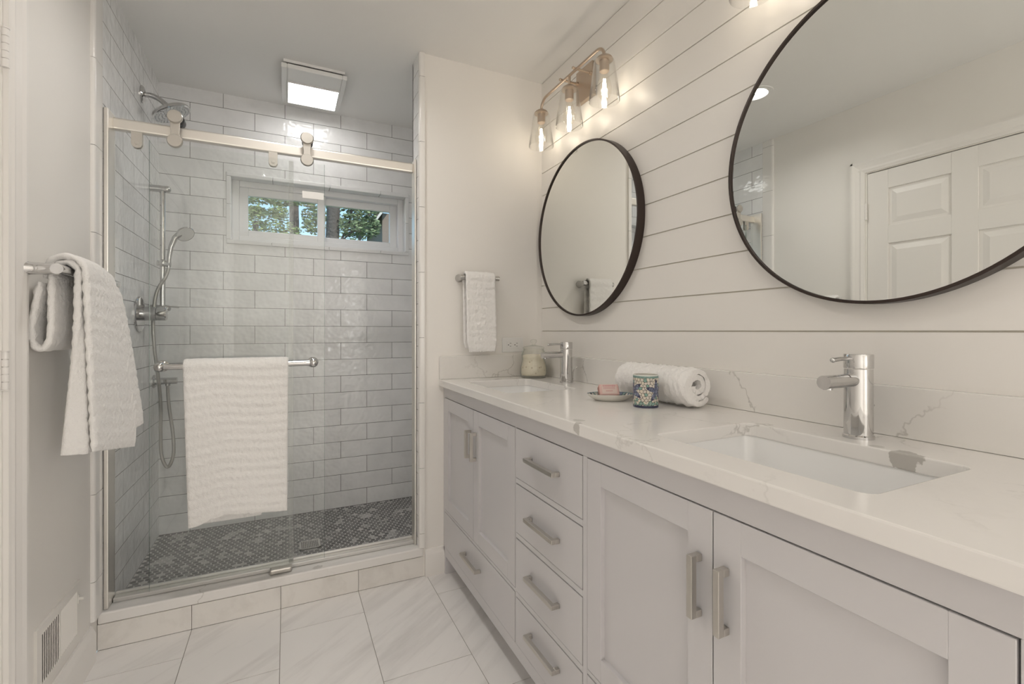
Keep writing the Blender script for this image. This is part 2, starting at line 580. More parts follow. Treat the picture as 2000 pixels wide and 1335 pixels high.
    def build(self, name, mats, parent=None, smooth=False, bevel=0.0, bseg=2, sharp=35, recalc=True, col=None):
        me = bpy.data.meshes.new(name)
        org = ORG if parent is not None else Vector((0, 0, 0))
        me.from_pydata([(p[0] - org.x, p[1] - org.y, p[2] - org.z) for p in self.v], [], self.f)
        if not isinstance(mats, (list, tuple)):
            mats = [mats]
        for m in mats:
            me.materials.append(m)
        if len(mats) > 1:
            me.polygons.foreach_set('material_index', self.mi)
        if col is not None:
            a = me.color_attributes.new('Col', 'FLOAT_COLOR', 'POINT')
            a.data.foreach_set('color', np.asarray(col, np.float32).ravel())
        if recalc:
            bm = bmesh.new()
            bm.from_mesh(me)
            bmesh.ops.recalc_face_normals(bm, faces=bm.faces)
            bm.to_mesh(me)
            bm.free()
        me.update()
        o = bpy.data.objects.new(name, me)
        COL.objects.link(o)
        if parent is not None:
            o.parent = parent
        if bevel > 0:
            bv = o.modifiers.new('bevel', 'BEVEL')
            bv.width = bevel
            bv.segments = bseg
            bv.limit_method = 'ANGLE'
            bv.angle_limit = math.radians(40)
        if smooth:
            me.shade_smooth()
            try:
                me.set_sharp_from_angle(angle=math.radians(sharp))
            except Exception:
                pass
        return o


def struct(name, mb, mats, parent=None, **kw):
    o = mb.build(name, mats, parent, **kw)
    if parent is None:
        o['kind'] = 'structure'
    return o


def copy_tree(o, parent=None):
    c = o.copy()
    COL.objects.link(c)
    c.parent = parent
    for ch in list(o.children):
        copy_tree(ch, c)
    return c


def rrect(x0, x1, y0, y1, r, seg=6):
    out = []
    for (cx, cy, a0) in ((x1 - r, y1 - r, 0), (x0 + r, y1 - r, 90), (x0 + r, y0 + r, 180), (x1 - r, y0 + r, 270)):
        for k in range(seg + 1):
            t = math.radians(a0 + 90 * k / seg)
            out.append((cx + r * math.cos(t), cy + r * math.sin(t)))
    return out


# ------------------------------------------------------------------ the room
XL, XR = -0.61, 1.21        # left wall, vanity wall
YF = 2.158                  # face of the short wall and of the shower curb
YB = 3.0                    # tiled back wall of the shower
YK = -2.60                  # wall behind the photographer
ZC = 2.44
XT = -0.597                 # tiled left wall inside the shower
XJ = 0.556                  # jamb of the shower opening
SX1 = 0.93                  # far right wall of the shower
SZ = 0.0805                 # shower floor

# floor: grout bed + individual 12x24 tiles
floor = MB()
floor.box(XL, XR, YK, YF + 0.02, -0.05, -0.0016, 0)
fcol = [(0, 0, 0, 1)] * 8
TW, TL, J = 0.3065, 0.611, 0.0011
xs0 = -0.3265 - TW
for i in range(0, 6):
    x0 = xs0 + i * TW
    x1 = x0 + TW
    a, b = max(x0 + J, XL + 0.001), min(x1 - J, XR - 0.001)
    if b - a < 0.005:
        continue
    y_phase = (1.985, 1.777, 1.985, 1.563, 1.985, 1.777)[i]
    k0 = int((YK - y_phase) / TL) - 2
    for k in range(k0, 3):
        ya, yb = y_phase + k * TL + J, y_phase + (k + 1) * TL - J
        ya, yb = max(ya, YK + 0.001), min(yb, YF - 0.002)
        if yb - ya < 0.01:
            continue
        floor.box(a, b, ya, yb, -0.0016, 0.0, 1)
        c = (random.random(), random.random(), random.random(), 1)
        fcol += [c] * 8
struct('floor', floor, [M['floor_grout'], M['marble']], col=fcol)

CANS = ((0.05, 1.742), (0.20, 0.55), (0.20, -0.90))  # first is the lamp seen in the mirror, the others are added fill
CH = 0.0635
mb = MB()
ycuts = [YK - 0.1]
for (cx_, cy_) in CANS[::-1]:
    ycuts += [cy_ - CH, cy_ + CH]
ycuts.append(YB + 0.2)
for k in range(len(ycuts) - 1):
    if k % 2 == 0:
        mb.box(XL - 0.12, XR + 0.13, ycuts[k], ycuts[k + 1], ZC, ZC + 0.12)
    else:
        cx_ = CANS[::-1][k // 2][0]
        mb.box(XL - 0.12, cx_ - CH, ycuts[k], ycuts[k + 1], ZC, ZC + 0.12)
        mb.box(cx_ + CH, XR + 0.13, ycuts[k], ycuts[k + 1], ZC, ZC + 0.12)
struct('ceiling', mb, M['ceil'])

# left wall with the door opening
DY0, DY1, DZ = 0.68, 1.535, 2.035
mb = MB()
mb.box(XL - 0.1, XL, DY1, YF + 0.0125, 0, ZC)
mb.box(XL - 0.1, XL, DY0, DY1, DZ, ZC)
mb.box(XL - 0.1, XL, YK, DY0, 0, ZC)
struct('wall_left', mb, M['wall'])
mb = MB().box(XL - 0.16, XL - 0.102, DY0 - 0.1, DY1 + 0.1, -0.05, ZC)  # unseen backing added to block sky light leaking round the door
mb.box(XL - 0.102, XL, DY0 - 0.1, DY1 + 0.1, -0.05, -0.001)
struct('wall_leak_block', mb, M['wall'])
mb = MB().box(XL - 0.1, XT, YF + 0.0125, YB + 0.1, 0, ZC)
struct('wall_shower_left', mb, M['tile_y'])

# vanity wall: shiplap boards with open grooves
mb = MB()
FY0, FY1, FZ0, FZ1 = -2.50, -1.30, 0.55, 2.05          # opening for the added fill-light window
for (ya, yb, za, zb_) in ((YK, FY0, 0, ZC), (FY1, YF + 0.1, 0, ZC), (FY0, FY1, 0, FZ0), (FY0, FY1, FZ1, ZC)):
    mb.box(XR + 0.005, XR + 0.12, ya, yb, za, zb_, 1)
zs = [1.0258 + 0.1177 * k for k in range(-9, 13) if k != 0]      # no joint behind the backsplash edge
g = 0.0021
for k in range(len(zs)):
    z0 = zs[k] + g
    z1 = (zs[k + 1] if k + 1 < len(zs) else ZC + g) - g
    if z1 - z0 < 0.002:
        continue
    z0, z1 = max(z0, 0), min(z1, ZC)
    if z1 > z0:
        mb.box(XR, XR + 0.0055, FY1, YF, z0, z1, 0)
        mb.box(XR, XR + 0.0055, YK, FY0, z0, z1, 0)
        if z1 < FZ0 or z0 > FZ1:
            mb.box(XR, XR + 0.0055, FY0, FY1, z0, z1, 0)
struct('wall_right', mb, [M['shiplap'], M['groove']])

mb = MB().box(XL - 0.1, XR + 0.1, YK - 0.1, YK, 0, ZC)
struct('wall_front', mb, M['wall'])

# short wall between the shower opening and the vanity wall
mb = MB().box(XJ + 0.012, XR + 0.006, YF, YF + 0.11, 0, ZC)
struct('wall_partition', mb, M['wall'])
mb = MB()
mb.box(XJ, XJ + 0.012, YF + 0.012, YF + 0.12, 0.05, ZC)
mb.box(XJ, SX1, YF + 0.11, YF + 0.12, 0.05, ZC)
struct('wall_jamb', mb, M['tile_y'])
mb = MB().box(SX1, SX1 + 0.1, YF + 0.11, YB + 0.1, 0, ZC)
struct('wall_shower_right', mb, M['tile_y'])

# shower back wall around the window
WX0, WX1, WZ0, WZ1 = -0.286, 0.697, 1.634, 2.006
mb = MB()
mb.box(XL - 0.1, WX0, YB, YB + 0.16, 0, ZC)
mb.box(WX1, SX1 + 0.1, YB, YB + 0.16, 0, ZC)
mb.box(WX0, WX1, YB, YB + 0.16, 0, WZ0)
mb.box(WX0, WX1, YB, YB + 0.16, WZ1, ZC)
struct('wall_back', mb, M['tile_x'])

# shower floor: hexagonal stone mosaic
mb = MB()
mb.box(XT, SX1, YF + 0.14, YB, 0.0, SZ - 0.0012, 0)
hc = [(0, 0, 0, 1)] * 8
pitch = 0.0262
rr_ = pitch / math.sqrt(3) * 0.82
row = 0
y = YF + 0.15
rng = random.Random(3)
while y < YB - 0.006:
    x = XT + 0.012 + (pitch / 2 if row % 2 else 0)
    while x < SX1 - 0.01:
        tone = rng.random()
        if noise.noise(Vector((x * 13, y * 13, 0))) > 0.34 and tone > 0.25:
            c = 0.36 + 0.10 * rng.random()
        elif tone < 0.84:
            c = 0.135 + 0.07 * rng.random()
        elif tone < 0.95:
            c = 0.24 + 0.08 * rng.random()
        else:
            c = 0.42 + 0.12 * rng.random()
        vs = []
        for zz, q in ((SZ - 0.0012, 1.0), (SZ, 0.96)):
            for k in range(6):
                t = PI / 6 + k * PI / 3
                vs.append((min(max(x + rr_ * q * math.cos(t), XT), SX1), min(y + rr_ * q * math.sin(t), YB), zz))
        mb.add(vs, [tuple(range(6, 12))] + [(k, (k + 1) % 6, 6 + (k + 1) % 6, 6 + k) for k in range(6)], 1)
        hc += [(c, c * 0.985, c * 0.97, 1)] * 12
        x += pitch
    y += pitch * math.sqrt(3) / 2
    row += 1
struct('floor_shower', mb, [M['hexgrout'], M['hex']], col=hc)

# curb: tiled face, quartz slab on top
mb = MB()
mb.box(XT, XJ + 0.022, YF + 0.008, YF + 0.14, 0, 0.093, 0)
jx = [XL + 0.001, -0.3265, -0.020, 0.2865, XJ + 0.0225]
cc = [(0, 0, 0, 1)] * 8
for k in range(4):
    mb.box(jx[k] + 0.0009, jx[k + 1] - 0.0009, YF - 0.002, YF + 0.008, 0.0015, 0.092, 1)
    c = (random.random(), random.random(), random.random(), 1)
    cc += [c] * 8
struct('trim_1', mb, [M['grout'], M['curbtile']], col=cc)
mb = MB().box(XL + 0.002, XJ + 0.0225, YF - 0.006, YF + 0.15, 0.094, 0.134)
struct('trim_2', mb, M['quartz_curb'], bevel=0.006, bseg=3)


# bullnose strips on both sides of the opening (305 mm pieces)
def quarter(x0, x1, y0, y1, corner, r, n=6):
    pts = {'a': (x0, y0), 'b': (x1, y0), 'c': (x1, y1), 'd': (x0, y1)}
    out = []
    for key in 'abcd':
        p = pts[key]
        if key != corner:
            out.append(p)
            continue
        cx = x0 + r if key in 'ad' else x1 - r
        cy = y0 + r if key in 'ab' else y1 - r
        a0 = {'a': 180, 'b': 270, 'c': 0, 'd': 90}[key]
        for k in range(n + 1):
            t = math.radians(a0 + 90 * k / n)
            out.append((cx + r * math.cos(t), cy + r * math.sin(t)))
    return out


def strip(name, x0, x1, y0, y1, corner, r, z_first):
    mb = MB()
    z = 0.135
    cuts = [z_first + 0.3035 * k for k in range(-8, 9)]
    cuts = [0.1345] + [c for c in cuts if 0.16 < c < ZC - 0.02] + [ZC]
    poly = quarter(x0, x1, y0, y1, corner, r)
    for a, b in zip(cuts[:-1], cuts[1:]):
        mb.prism(poly, 'Z', a + 0.0009, b - 0.0009, 0)
    mb.box(min(x0, x1) + 0.004, max(x0, x1) - 0.002, y0 + 0.004, y1 - 0.002, 0.135, ZC, 1)
    return struct(name, mb, [M['bullnose'], M['grout']], smooth=True, sharp=50)


strip('trim_3', XL, XT, 2.095, YF + 0.012, 'b', 0.010, 1.79)
strip('trim_4', XJ, XJ + 0.026, YF - 0.010, YF + 0.012, 'a', 0.010, 1.72)

# bullnose frame and tiled reveal of the window
mb = MB()
bw, th = 0.022, 0.009
def wstrip(horizontal, lo, hi, p0, p1, cuts):
    cs = [lo] + [c for c in cuts if lo + 0.03 < c < hi - 0.03] + [hi]
    for a, b in zip(cs[:-1], cs[1:]):
        if horizontal:
            mb.box(a + 0.0008, b - 0.0008, YB - th, YB + 0.085, p0, p1, 0)
        else:
            mb.box(p0, p1, YB - th, YB + 0.085, a + 0.0008, b - 0.0008, 0)
ox0, ox1, oz0, oz1 = WX0 - 0.010, WX1 + 0.010, WZ0 - 0.010, WZ1 + 0.010
ix0, ix1, iz0, iz1 = ox0 + bw, ox1 - bw, oz0 + bw, oz1 - bw
wstrip(True, ox0, ox1, iz1, oz1, (-0.07, 0.235, 0.53))
wstrip(True, ox0, ox1, oz0, iz0, (-0.075, 0.23, 0.53))
wstrip(False, iz0, iz1, ox0, ix0, (1.84,))
wstrip(False, iz0, iz1, ix1, ox1, (1.83,))
mb.box(ox0 + 0.012, ox1 - 0.012, YB - 0.003, YB + 0.08, iz1 + 0.003, oz1 - 0.012, 1)
mb.box(ox0 + 0.012, ox1 - 0.012, YB - 0.003, YB + 0.08, oz0 + 0.012, iz0 - 0.003, 1)
struct('trim_5', mb, [M['bull_cool'], M['grout']], bevel=0.006, bseg=3)

# window: vinyl slider, two sashes
def rect_frame(mb, x0, x1, z0, z1, w, y0, y1, mi=0, wb=None):
    wb = w if wb is None else wb
    mb.box(x0, x0 + w, y0, y1, z0, z1, mi)
    mb.box(x1 - w, x1, y0, y1, z0, z1, mi)
    mb.box(x0 + w, x1 - w, y0, y1, z0, z0 + wb, mi)
    mb.box(x0 + w, x1 - w, y0, y1, z1 - w, z1, mi)


win = thing('window_1', 'white vinyl slider window high in the tiled shower wall', 'window', ((ix0 + ix1) / 2, YB + 0.08, iz0))
win['kind'] = 'structure'
mb = MB()
rect_frame(mb, ix0, ix1, iz0, iz1, 0.034, YB + 0.06, YB + 0.15, wb=0.036)
mb.build('window_frame', M['vinyl'], win, bevel=0.003)
for (a, b, y0, y1) in ((ix0 + 0.034, 0.215, YB + 0.072, YB + 0.100), (0.172, ix1 - 0.034, YB + 0.103, YB + 0.130)):
    mb = MB()
    rect_frame(mb, a, b, iz0 + 0.036, iz1 - 0.034, 0.044, y0, y1, wb=0.036)
    sash = mb.build('window_sash', M['vinyl'], win, bevel=0.003)
    MB().box(a + 0.040, b - 0.040, (y0 + y1) / 2 - 0.002, (y0 + y1) / 2 + 0.002, iz0 + 0.068, iz1 - 0.074).build('pane', M['winglass'], sash)
world_org()

fill_win = thing('fill_window', 'added fill light built as a wide window in the vanity wall behind the camera', 'window', (XR, (FY0 + FY1) / 2, FZ0))
fill_win['kind'] = 'structure'
mb = MB()
ym = (FY0 + FY1) / 2
for (ya, yb, za, zb_) in ((FY0, FY0 + 0.05, FZ0, FZ1), (FY1 - 0.05, FY1, FZ0, FZ1), (FY0, FY1, FZ0, FZ0 + 0.05), (FY0, FY1, FZ1 - 0.05, FZ1), (ym - 0.025, ym + 0.025, FZ0, FZ1)):
    mb.box(XR + 0.02, XR + 0.08, ya, yb, za, zb_)
mb.build('window_frame', M['vinyl'], fill_win)
frosted = emis('fill_light_glass', (1.0, 0.985, 0.96), FILL_L)  # emissive panes added to brighten the room from behind
for (a, b) in ((FY0 + 0.05, ym - 0.025), (ym + 0.025, FY1 - 0.05)):
    MB().add([(XR + 0.05, a, FZ0 + 0.05), (XR + 0.05, b, FZ0 + 0.05), (XR + 0.05, b, FZ1 - 0.05), (XR + 0.05, a, FZ1 - 0.05)], [(0, 3, 2, 1)]).build('fill_pane', frosted, fill_win, recalc=False)
world_org()

# baseboards
def baseboard(name, pts_fn):
    return pts_fn


def base_profile(d0, sgn, top=0.125):
    return [(d0, 0.0), (d0 + sgn * 0.016, 0.0), (d0 + sgn * 0.016, top * 0.78), (d0 + sgn * 0.012, top * 0.84), (d0 + sgn * 0.009, top * 0.90), (d0 + sgn * 0.006, top), (d0, top)]


mb = MB().prism(base_profile(XL, 1), 'Y', DY1 + 0.077, YF - 0.064)
mb.prism(base_profile(XL, 1), 'Y', YK, DY0 - 0.077)
struct('baseboard_left', mb, M['trimw'], smooth=True)
mb = MB().prism(base_profile(YF, -1), 'X', XJ + 0.027, 0.70)
struct('baseboard_partition', mb, M['trimw'], smooth=True)


# six-panel door in the left wall (seen directly at the left edge and in the big mirror)
door = thing('door_1', 'white six-panel door in the left wall seen in the large mirror', 'door', (XL, (DY0 + DY1) / 2, 0))
door['kind'] = 'structure'
dxf = XL - 0.004
mb = MB()
mb.box(dxf - 0.034, dxf - 0.008, DY0 + 0.004, DY1 - 0.004, 0.012, DZ - 0.004)
cols_y = [(DY0 + 0.105, DY0 + 0.105 + 0.272), (DY1 - 0.105 - 0.272, DY1 - 0.105)]
rows_z = [(0.25, 0.78), (0.98, 1.625), (1.722, 1.928)]
ys = [DY0 + 0.004, cols_y[0][0], cols_y[0][1], cols_y[1][0], cols_y[1][1], DY1 - 0.004]
for (a, b) in ((ys[0], ys[1]), (ys[2], ys[3]), (ys[4], ys[5])):
    mb.box(dxf - 0.008, dxf, a, b, 0.012, DZ - 0.004)
zz = [0.012, 0.25, 0.78, 0.98, 1.625, 1.722, 1.928, DZ - 0.004]
for (a, b) in ((zz[0], zz[1]), (zz[2], zz[3]), (zz[4], zz[5]), (zz[6], zz[7])):
    for (ya, yb) in cols_y:
        mb.box(dxf - 0.008, dxf, ya, yb, a, b)
for (ya, yb) in cols_y:
    for (za, zb) in rows_z:
        m1, m2 = 0.014, 0.040
        vs = [(dxf - 0.008, ya + m1, za + m1), (dxf - 0.008, yb - m1, za + m1), (dxf - 0.008, yb - m1, zb - m1), (dxf - 0.008, ya + m1, zb - m1),
              (dxf - 0.001, ya + m2, za + m2), (dxf - 0.001, yb - m2, za + m2), (dxf - 0.001, yb - m2, zb - m2), (dxf - 0.001, ya + m2, zb - m2)]
        mb.add(vs, [(4, 5, 6, 7), (0, 1, 5, 4), (1, 2, 6, 5), (2, 3, 7, 6), (3, 0, 4, 7)])
mb.build('door_leaf', M['trimw'], door, bevel=0.0015)
for zc in (1.82, 1.05, 0.22):
    mb = MB()
    for k in range(5):
        za = zc - 0.045 + 0.018 * k
        mb.cyl((XL + 0.006, DY1 - 0.001, za + 0.0006), (XL + 0.006, DY1 - 0.001, za + 0.0174), 0.0068, 14)
    mb.cyl((XL + 0.006, DY1 - 0.001, zc - 0.045), (XL + 0.006, DY1 - 0.001, zc + 0.045), 0.0045, 10)
    mb.cyl((XL + 0.006, DY1 - 0.001, zc - 0.0475), (XL + 0.006, DY1 - 0.001, zc - 0.045), 0.008, 12)
    mb.cyl((XL + 0.006, DY1 - 0.001, zc + 0.045), (XL + 0.006, DY1 - 0.001, zc + 0.0475), 0.008, 12)
    mb.build('hinge', M['trimw'], door, smooth=True)
mb = MB()
mb.cyl((dxf, DY0 + 0.07, 0.95), (dxf + 0.008, DY0 + 0.07, 0.95), 0.032)
mb.cyl((dxf + 0.008, DY0 + 0.07, 0.95), (dxf + 0.035, DY0 + 0.07, 0.95), 0.012)
mb.ball((dxf + 0.052, DY0 + 0.07, 0.95), 0.026)
mb.build('door_knob', M['softchrome'], door, smooth=True)
world_org()

# door casing with a stepped profile
mb = MB()
cw = 0.072
prof = [(0.004, 0.0), (0.004, 0.010), (0.012, 0.012), (0.020, 0.015), (0.030, 0.013), (0.050, 0.017), (0.062, 0.021), (cw, 0.021), (cw, 0.0)]
mb.prism([(XL + h, DY1 + w) for (w, h) in prof], 'Z', 0.0, DZ + cw)
mb.prism([(XL + h, DY0 - w) for (w, h) in prof], 'Z', 0.0, DZ + cw)
mb.prism([(XL + h, DZ + w) for (w, h) in prof], 'Y', DY0 - cw, DY1 + cw)
mb.box(XL - 0.1, XL, DY1 - 0.003, DY1 + 0.0, 0, DZ)
mb.box(XL - 0.1, XL, DY0, DY0 + 0.003, 0, DZ)
struct('trim_6', mb, M['trimw'])


# ------------------------------------------------------------------ ceiling lights
def can_light(x, y, label, lens):
    t = thing('recessed_light', label, 'ceiling light', (x, y, ZC), 'recessed ceiling lights')
    mb = MB()
    mb.lathe([(0.062, 0.05), (0.0625, -0.001), (0.066, -0.006), (0.090, -0.005), (0.092, -0.0008), (0.0635, -0.0004), (0.0634, 0.05)], (x, y, ZC), seg=40, closed=True)
    mb.build('trim_ring', M['white'], t, smooth=True)
    mb = MB()
    vs = [(x + 0.062 * math.cos(2 * PI * k / 32), y + 0.062 * math.sin(2 * PI * k / 32), ZC + 0.026) for k in range(32)]
    mb.add(vs, [tuple(range(32))[::-1]])
    mb.build('lens', lens, t, recalc=False)
    world_org()
    return t


can_light(*CANS[0], 'round recessed ceiling light reflected in the left rim of the large mirror', M['canlens'])
can_light(*CANS[1], 'added fill light above the middle of the floor, built as a recessed ceiling light', M['canlens_fill'])
can_light(*CANS[2], 'added fill light behind the camera near the rear wall, built as a recessed ceiling light', M['canlens_fill'])

t = thing('fan_light', 'square white exhaust fan with lit lens on the shower ceiling', 'fan light', (0.125, 2.675, ZC))
fx0, fx1, fy0, fy1 = -0.022, 0.277, 2.485, 2.865
mb = MB()
mb.box(fx0 + 0.02, fx1 - 0.02, fy0 + 0.035, fy1 - 0.02, ZC - 0.03, ZC - 0.0005)
mb.build('fan_housing', M['slot'], t)
mb = MB().box(fx0 + 0.01, fx1 - 0.012, fy0 + 0.001, fy0 + 0.006, ZC - 0.012, ZC)
mb.build('housing_flange', M['white'], t)
lx0, lx1, ly0, ly1 = 0.010, 0.248, 2.622, 2.850
mb = MB()
zb, zt = ZC - 0.040, ZC - 0.018
mb.box(fx0, lx0 - 0.006, fy0, fy1, zb, zt)
mb.box(lx1 + 0.006, fx1, fy0, fy1, zb, zt)
mb.box(lx0 - 0.006, lx1 + 0.006, fy0, ly0 - 0.006, zb, zt)
mb.box(lx0 - 0.006, lx1 + 0.006, ly1 + 0.006, fy1, zb, zt)
mb.build('grille', M['white'], t, bevel=0.004)
mb = MB()
mb.box(lx0 - 0.006, lx1 + 0.006, ly0 - 0.006, ly0, zb - 0.006, zt)
mb.box(lx0 - 0.006, lx1 + 0.006, ly1, ly1 + 0.006, zb - 0.006, zt)
mb.box(lx0 - 0.006, lx0, ly0, ly1, zb - 0.006, zt)
mb.box(lx1, lx1 + 0.006, ly0, ly1, zb - 0.006, zt)
mb.build('lens_frame', M['white'], t)
MB().box(lx0, lx1, ly0, ly1, zb - 0.004, zb + 0.004).build('lens', M['fanlens'], t)
world_org()


# ------------------------------------------------------------------ shower fixtures
t = thing('overhead_shower', 'round chrome rain shower head on a bent arm from the left tile wall', 'shower head', (XT, 2.678, 2.229))
mb = MB().lathe([(0, 0), (0.039, 0), (0.039, 0.004), (0.032, 0.010), (0.015, 0.014), (0, 0.014)], (XT, 2.678, 2.229), (1, 0, 0), 28)
mb.build('flange', M['chrome'], t, smooth=True)
arm = []
for k in range(13):
    s = k / 12
    arm.append((XT + 0.008 + 0.092 * s, 2.678, 2.229 + 0.006 * math.sin(s * PI) - 0.040 * s * s))
mb = MB().tube(arm, 0.0115, 14)
mb.build('arm', M['softchrome'], t, smooth=True)
nrm = Vector((0.47, 0, -0.883)).normalized()
hc_ = Vector((-0.482, 2.678, 2.158))
ae = Vector(arm[-1])
mb = MB()
mb.ball(ae + nrm * 0.004, 0.015)
mb.lathe([(0, 0), (0.012, 0), (0.016, 0.012), (0.030, 0.018), (0.078, 0.026), (0.082, 0.032), (0.082, 0.040), (0.078, 0.043)], hc_ - nrm * 0.043, nrm, 48)
mb.build('head_body', M['chrome'], t, smooth=True)
mb = MB().lathe([(0, 0.0), (0.078, 0.0), (0.078, -0.003), (0, -0.003)], hc_, nrm, 48)
fp = mb.build('spray_face', plain('spray_face_grey', (0.62, 0.63, 0.63), 0.25, 0.3), t, smooth=True)
mb = MB()
a_, b_, _ = MB.basis(nrm)
for ring, cnt in ((0.014, 6), (0.028, 12), (0.043, 18), (0.058, 24), (0.071, 30)):
    for k in range(cnt):
        q = 2 * PI * k / cnt + ring * 40
        p = hc_ + a_ * ring * math.cos(q) + b_ * ring * math.sin(q)
        mb.cyl(p, p + nrm * 0.0025, 0.0024, 6)
mb.build('nozzles', plain('nozzle_grey', (0.40, 0.41, 0.42), 0.5), fp)
world_org()

# slide bar
sbx, sby = -0.545, 2.815
t = thing('slide_bar', 'vertical chrome slide bar rail on the left tile wall of the shower', 'slide bar', (XT, sby, 1.24))
MB().cyl((sbx, sby, 1.245), (sbx, sby, 1.836), 0.0115, 20).build('rail', M['chrome'], t, smooth=True)
for zc in (1.838, 1.255):
    mb = MB().cyl((XT, sby, zc), (sbx + 0.018, sby, zc), 0.0165, 22)
    mb.ball((sbx + 0.018, sby, zc), 0.0165, sq=1.0)
    mb.build('wall_bracket', M['softchrome'], t, smooth=True)
mb = MB()
mb.ball((sbx + 0.002, sby - 0.006, 1.475), 0.019)
mb.cyl((sbx - 0.020, sby - 0.006, 1.475), (sbx + 0.034, sby - 0.012, 1.470), 0.013, 18)
mb.build('slider', M['chrome'], t, smooth=True)
world_org()

# hand shower with its hose
t = thing('hand_shower', 'handheld shower with white spray face and looping grey hose on the slide bar', 'hand shower', (sbx + 0.03, sby - 0.02, 1.47))
hb = Vector((sbx + 0.026, sby - 0.014, 1.455))
hpts = [hb + Vector((0.000, 0, 0.0)), hb + Vector((0.003, 0, 0.05)), hb + Vector((0.010, 0, 0.10)), hb + Vector((0.026, 0, 0.145)), hb + Vector((0.050, 0, 0.172))]
hn = Vector((0.50, -0.55, -0.67)).normalized()
hh = hpts[-1] + Vector((0.018, 0, -0.004))
mb = MB()
mb.tube(hpts, [0.0085, 0.0095, 0.0105, 0.013, 0.016], 14)
mb.lathe([(0, -0.020), (0.022, -0.018), (0.038, -0.008), (0.042, 0.0), (0.040, 0.004)], hh, hn, 30)
mb.build('handset', M['softchrome'], t, smooth=True)
MB().lathe([(0, 0.005), (0.039, 0.003), (0.039, -0.002), (0, -0.002)], hh, hn, 30).build('spray_face', M['white'], t, smooth=True)
hose = []
key = [hb + Vector((0.0, 0, -0.004)), hb + Vector((-0.012, -0.004, -0.05)), Vector((-0.566, 2.80, 1.33)), Vector((-0.578, 2.79, 1.20)), Vector((-0.572, 2.79, 1.05)),
       Vector((-0.560, 2.80, 0.92)), Vector((-0.556, 2.83, 0.78)), Vector((-0.562, 2.86, 0.64)), Vector((-0.560, 2.87, 0.52)), Vector((-0.535, 2.87, 0.462)),
       Vector((-0.512, 2.87, 0.52)), Vector((-0.515, 2.88, 0.62)), Vector((-0.530, 2.885, 0.74)), Vector((-0.537, 2.888, 0.82)), Vector((-0.538, 2.888, 0.872))]
def catmull(P, n=8):
    out = []
    for i in range(len(P) - 1):
        p0, p1, p2, p3 = P[max(i - 1, 0)], P[i], P[i + 1], P[min(i + 2, len(P) - 1)]
        for k in range(n):
            s = k / n
            out.append(0.5 * ((2 * p1) + (p2 - p0) * s + (2 * p0 - 5 * p1 + 4 * p2 - p3) * s * s + (3 * p1 - p0 - 3 * p2 + p3) * s ** 3))
    out.append(P[-1].copy())
    return out
MB().tube(catmull(key), 0.0078, 12).build('hose', plain('hose_metal', (0.46, 0.45, 0.43), 0.35, 0.8), t, smooth=True)
world_org()

t = thing('wall_elbow', 'small chrome water outlet elbow low on the left shower wall', 'water outlet', (XT, 2.888, 0.885))
mb = MB().lathe([(0, 0), (0.033, 0), (0.033, 0.004), (0.027, 0.010), (0, 0.010)], (XT, 2.888, 0.892), (1, 0, 0), 28)
mb.build('flange', M['softchrome'], t, smooth=True)
mb = MB().cyl((XT + 0.008, 2.888, 0.892), (XT + 0.098, 2.888, 0.892), 0.0165, 22)
mb.cyl((-0.538, 2.888, 0.868), (-0.538, 2.888, 0.885), 0.011, 16)
mb.build('spout_body', M['softchrome'], t, smooth=True)
world_org()

t = thing('shower_valve', 'chrome shower valve with round plate and cylinder handle on the tile wall', 'shower valve', (XT, 2.628, 1.218))
mb = MB().lathe([(0, 0), (0.080, 0), (0.080, 0.004), (0.076, 0.008), (0, 0.008)], (XT, 2.628, 1.218), (1, 0, 0), 48)
mb.build('escutcheon', M['chrome'], t, smooth=True)
mb = MB().lathe([(0, 0.006), (0.030, 0.006), (0.031, 0.012), (0.031, 0.066), (0, 0.066)], (XT, 2.628, 1.222), (1, 0, 0), 36)
mb.build('valve_body', M['softchrome'], t, smooth=True)
mb = MB().lathe([(0, 0.068), (0.031, 0.068), (0.031, 0.100), (0.028, 0.104), (0, 0.112)], (XT, 2.628, 1.222), (1, 0, 0), 36)
hd = mb.build('handle', M['chrome'], t, smooth=True)
MB().tube([(XT + 0.084, 2.628, 1.250), (XT + 0.110, 2.630, 1.257), (XT + 0.150, 2.634, 1.254)], 0.0035, 10).build('lever', M['chrome'], hd, smooth=True)
world_org()

t = thing('floor_drain', 'small square metal drain grate set in the grey mosaic shower floor', 'drain', (0.106, 2.542, SZ))
mb = MB()
rx0, rx1, ry0, ry1 = 0.058, 0.154, 2.494, 2.592
mb.box(rx0, rx1, ry0, ry1, SZ - 0.002, SZ + 0.0012, 1)
mb.box(rx0, rx1, ry0, ry0 + 0.008, SZ, SZ + 0.004)
mb.box(rx0, rx1, ry1 - 0.008, ry1, SZ, SZ + 0.004)
mb.box(rx0, rx0 + 0.008, ry0, ry1, SZ, SZ + 0.004)
mb.box(rx1 - 0.008, rx1, ry0, ry1, SZ, SZ + 0.004)
for k in range(1, 12):
    xx = rx0 + (rx1 - rx0) * k / 12
    mb.box(xx - 0.002, xx + 0.002, ry0, ry1, SZ, SZ + 0.0035)
for k in range(1, 6):
    yy = ry0 + (ry1 - ry0) * k / 6
    mb.box(rx0, rx1, yy - 0.002, yy + 0.002, SZ, SZ + 0.0035)
mb.build('grate', [plain('drain_steel', (0.66, 0.65, 0.63), 0.35, 0.7), M['slot']], t)
world_org()

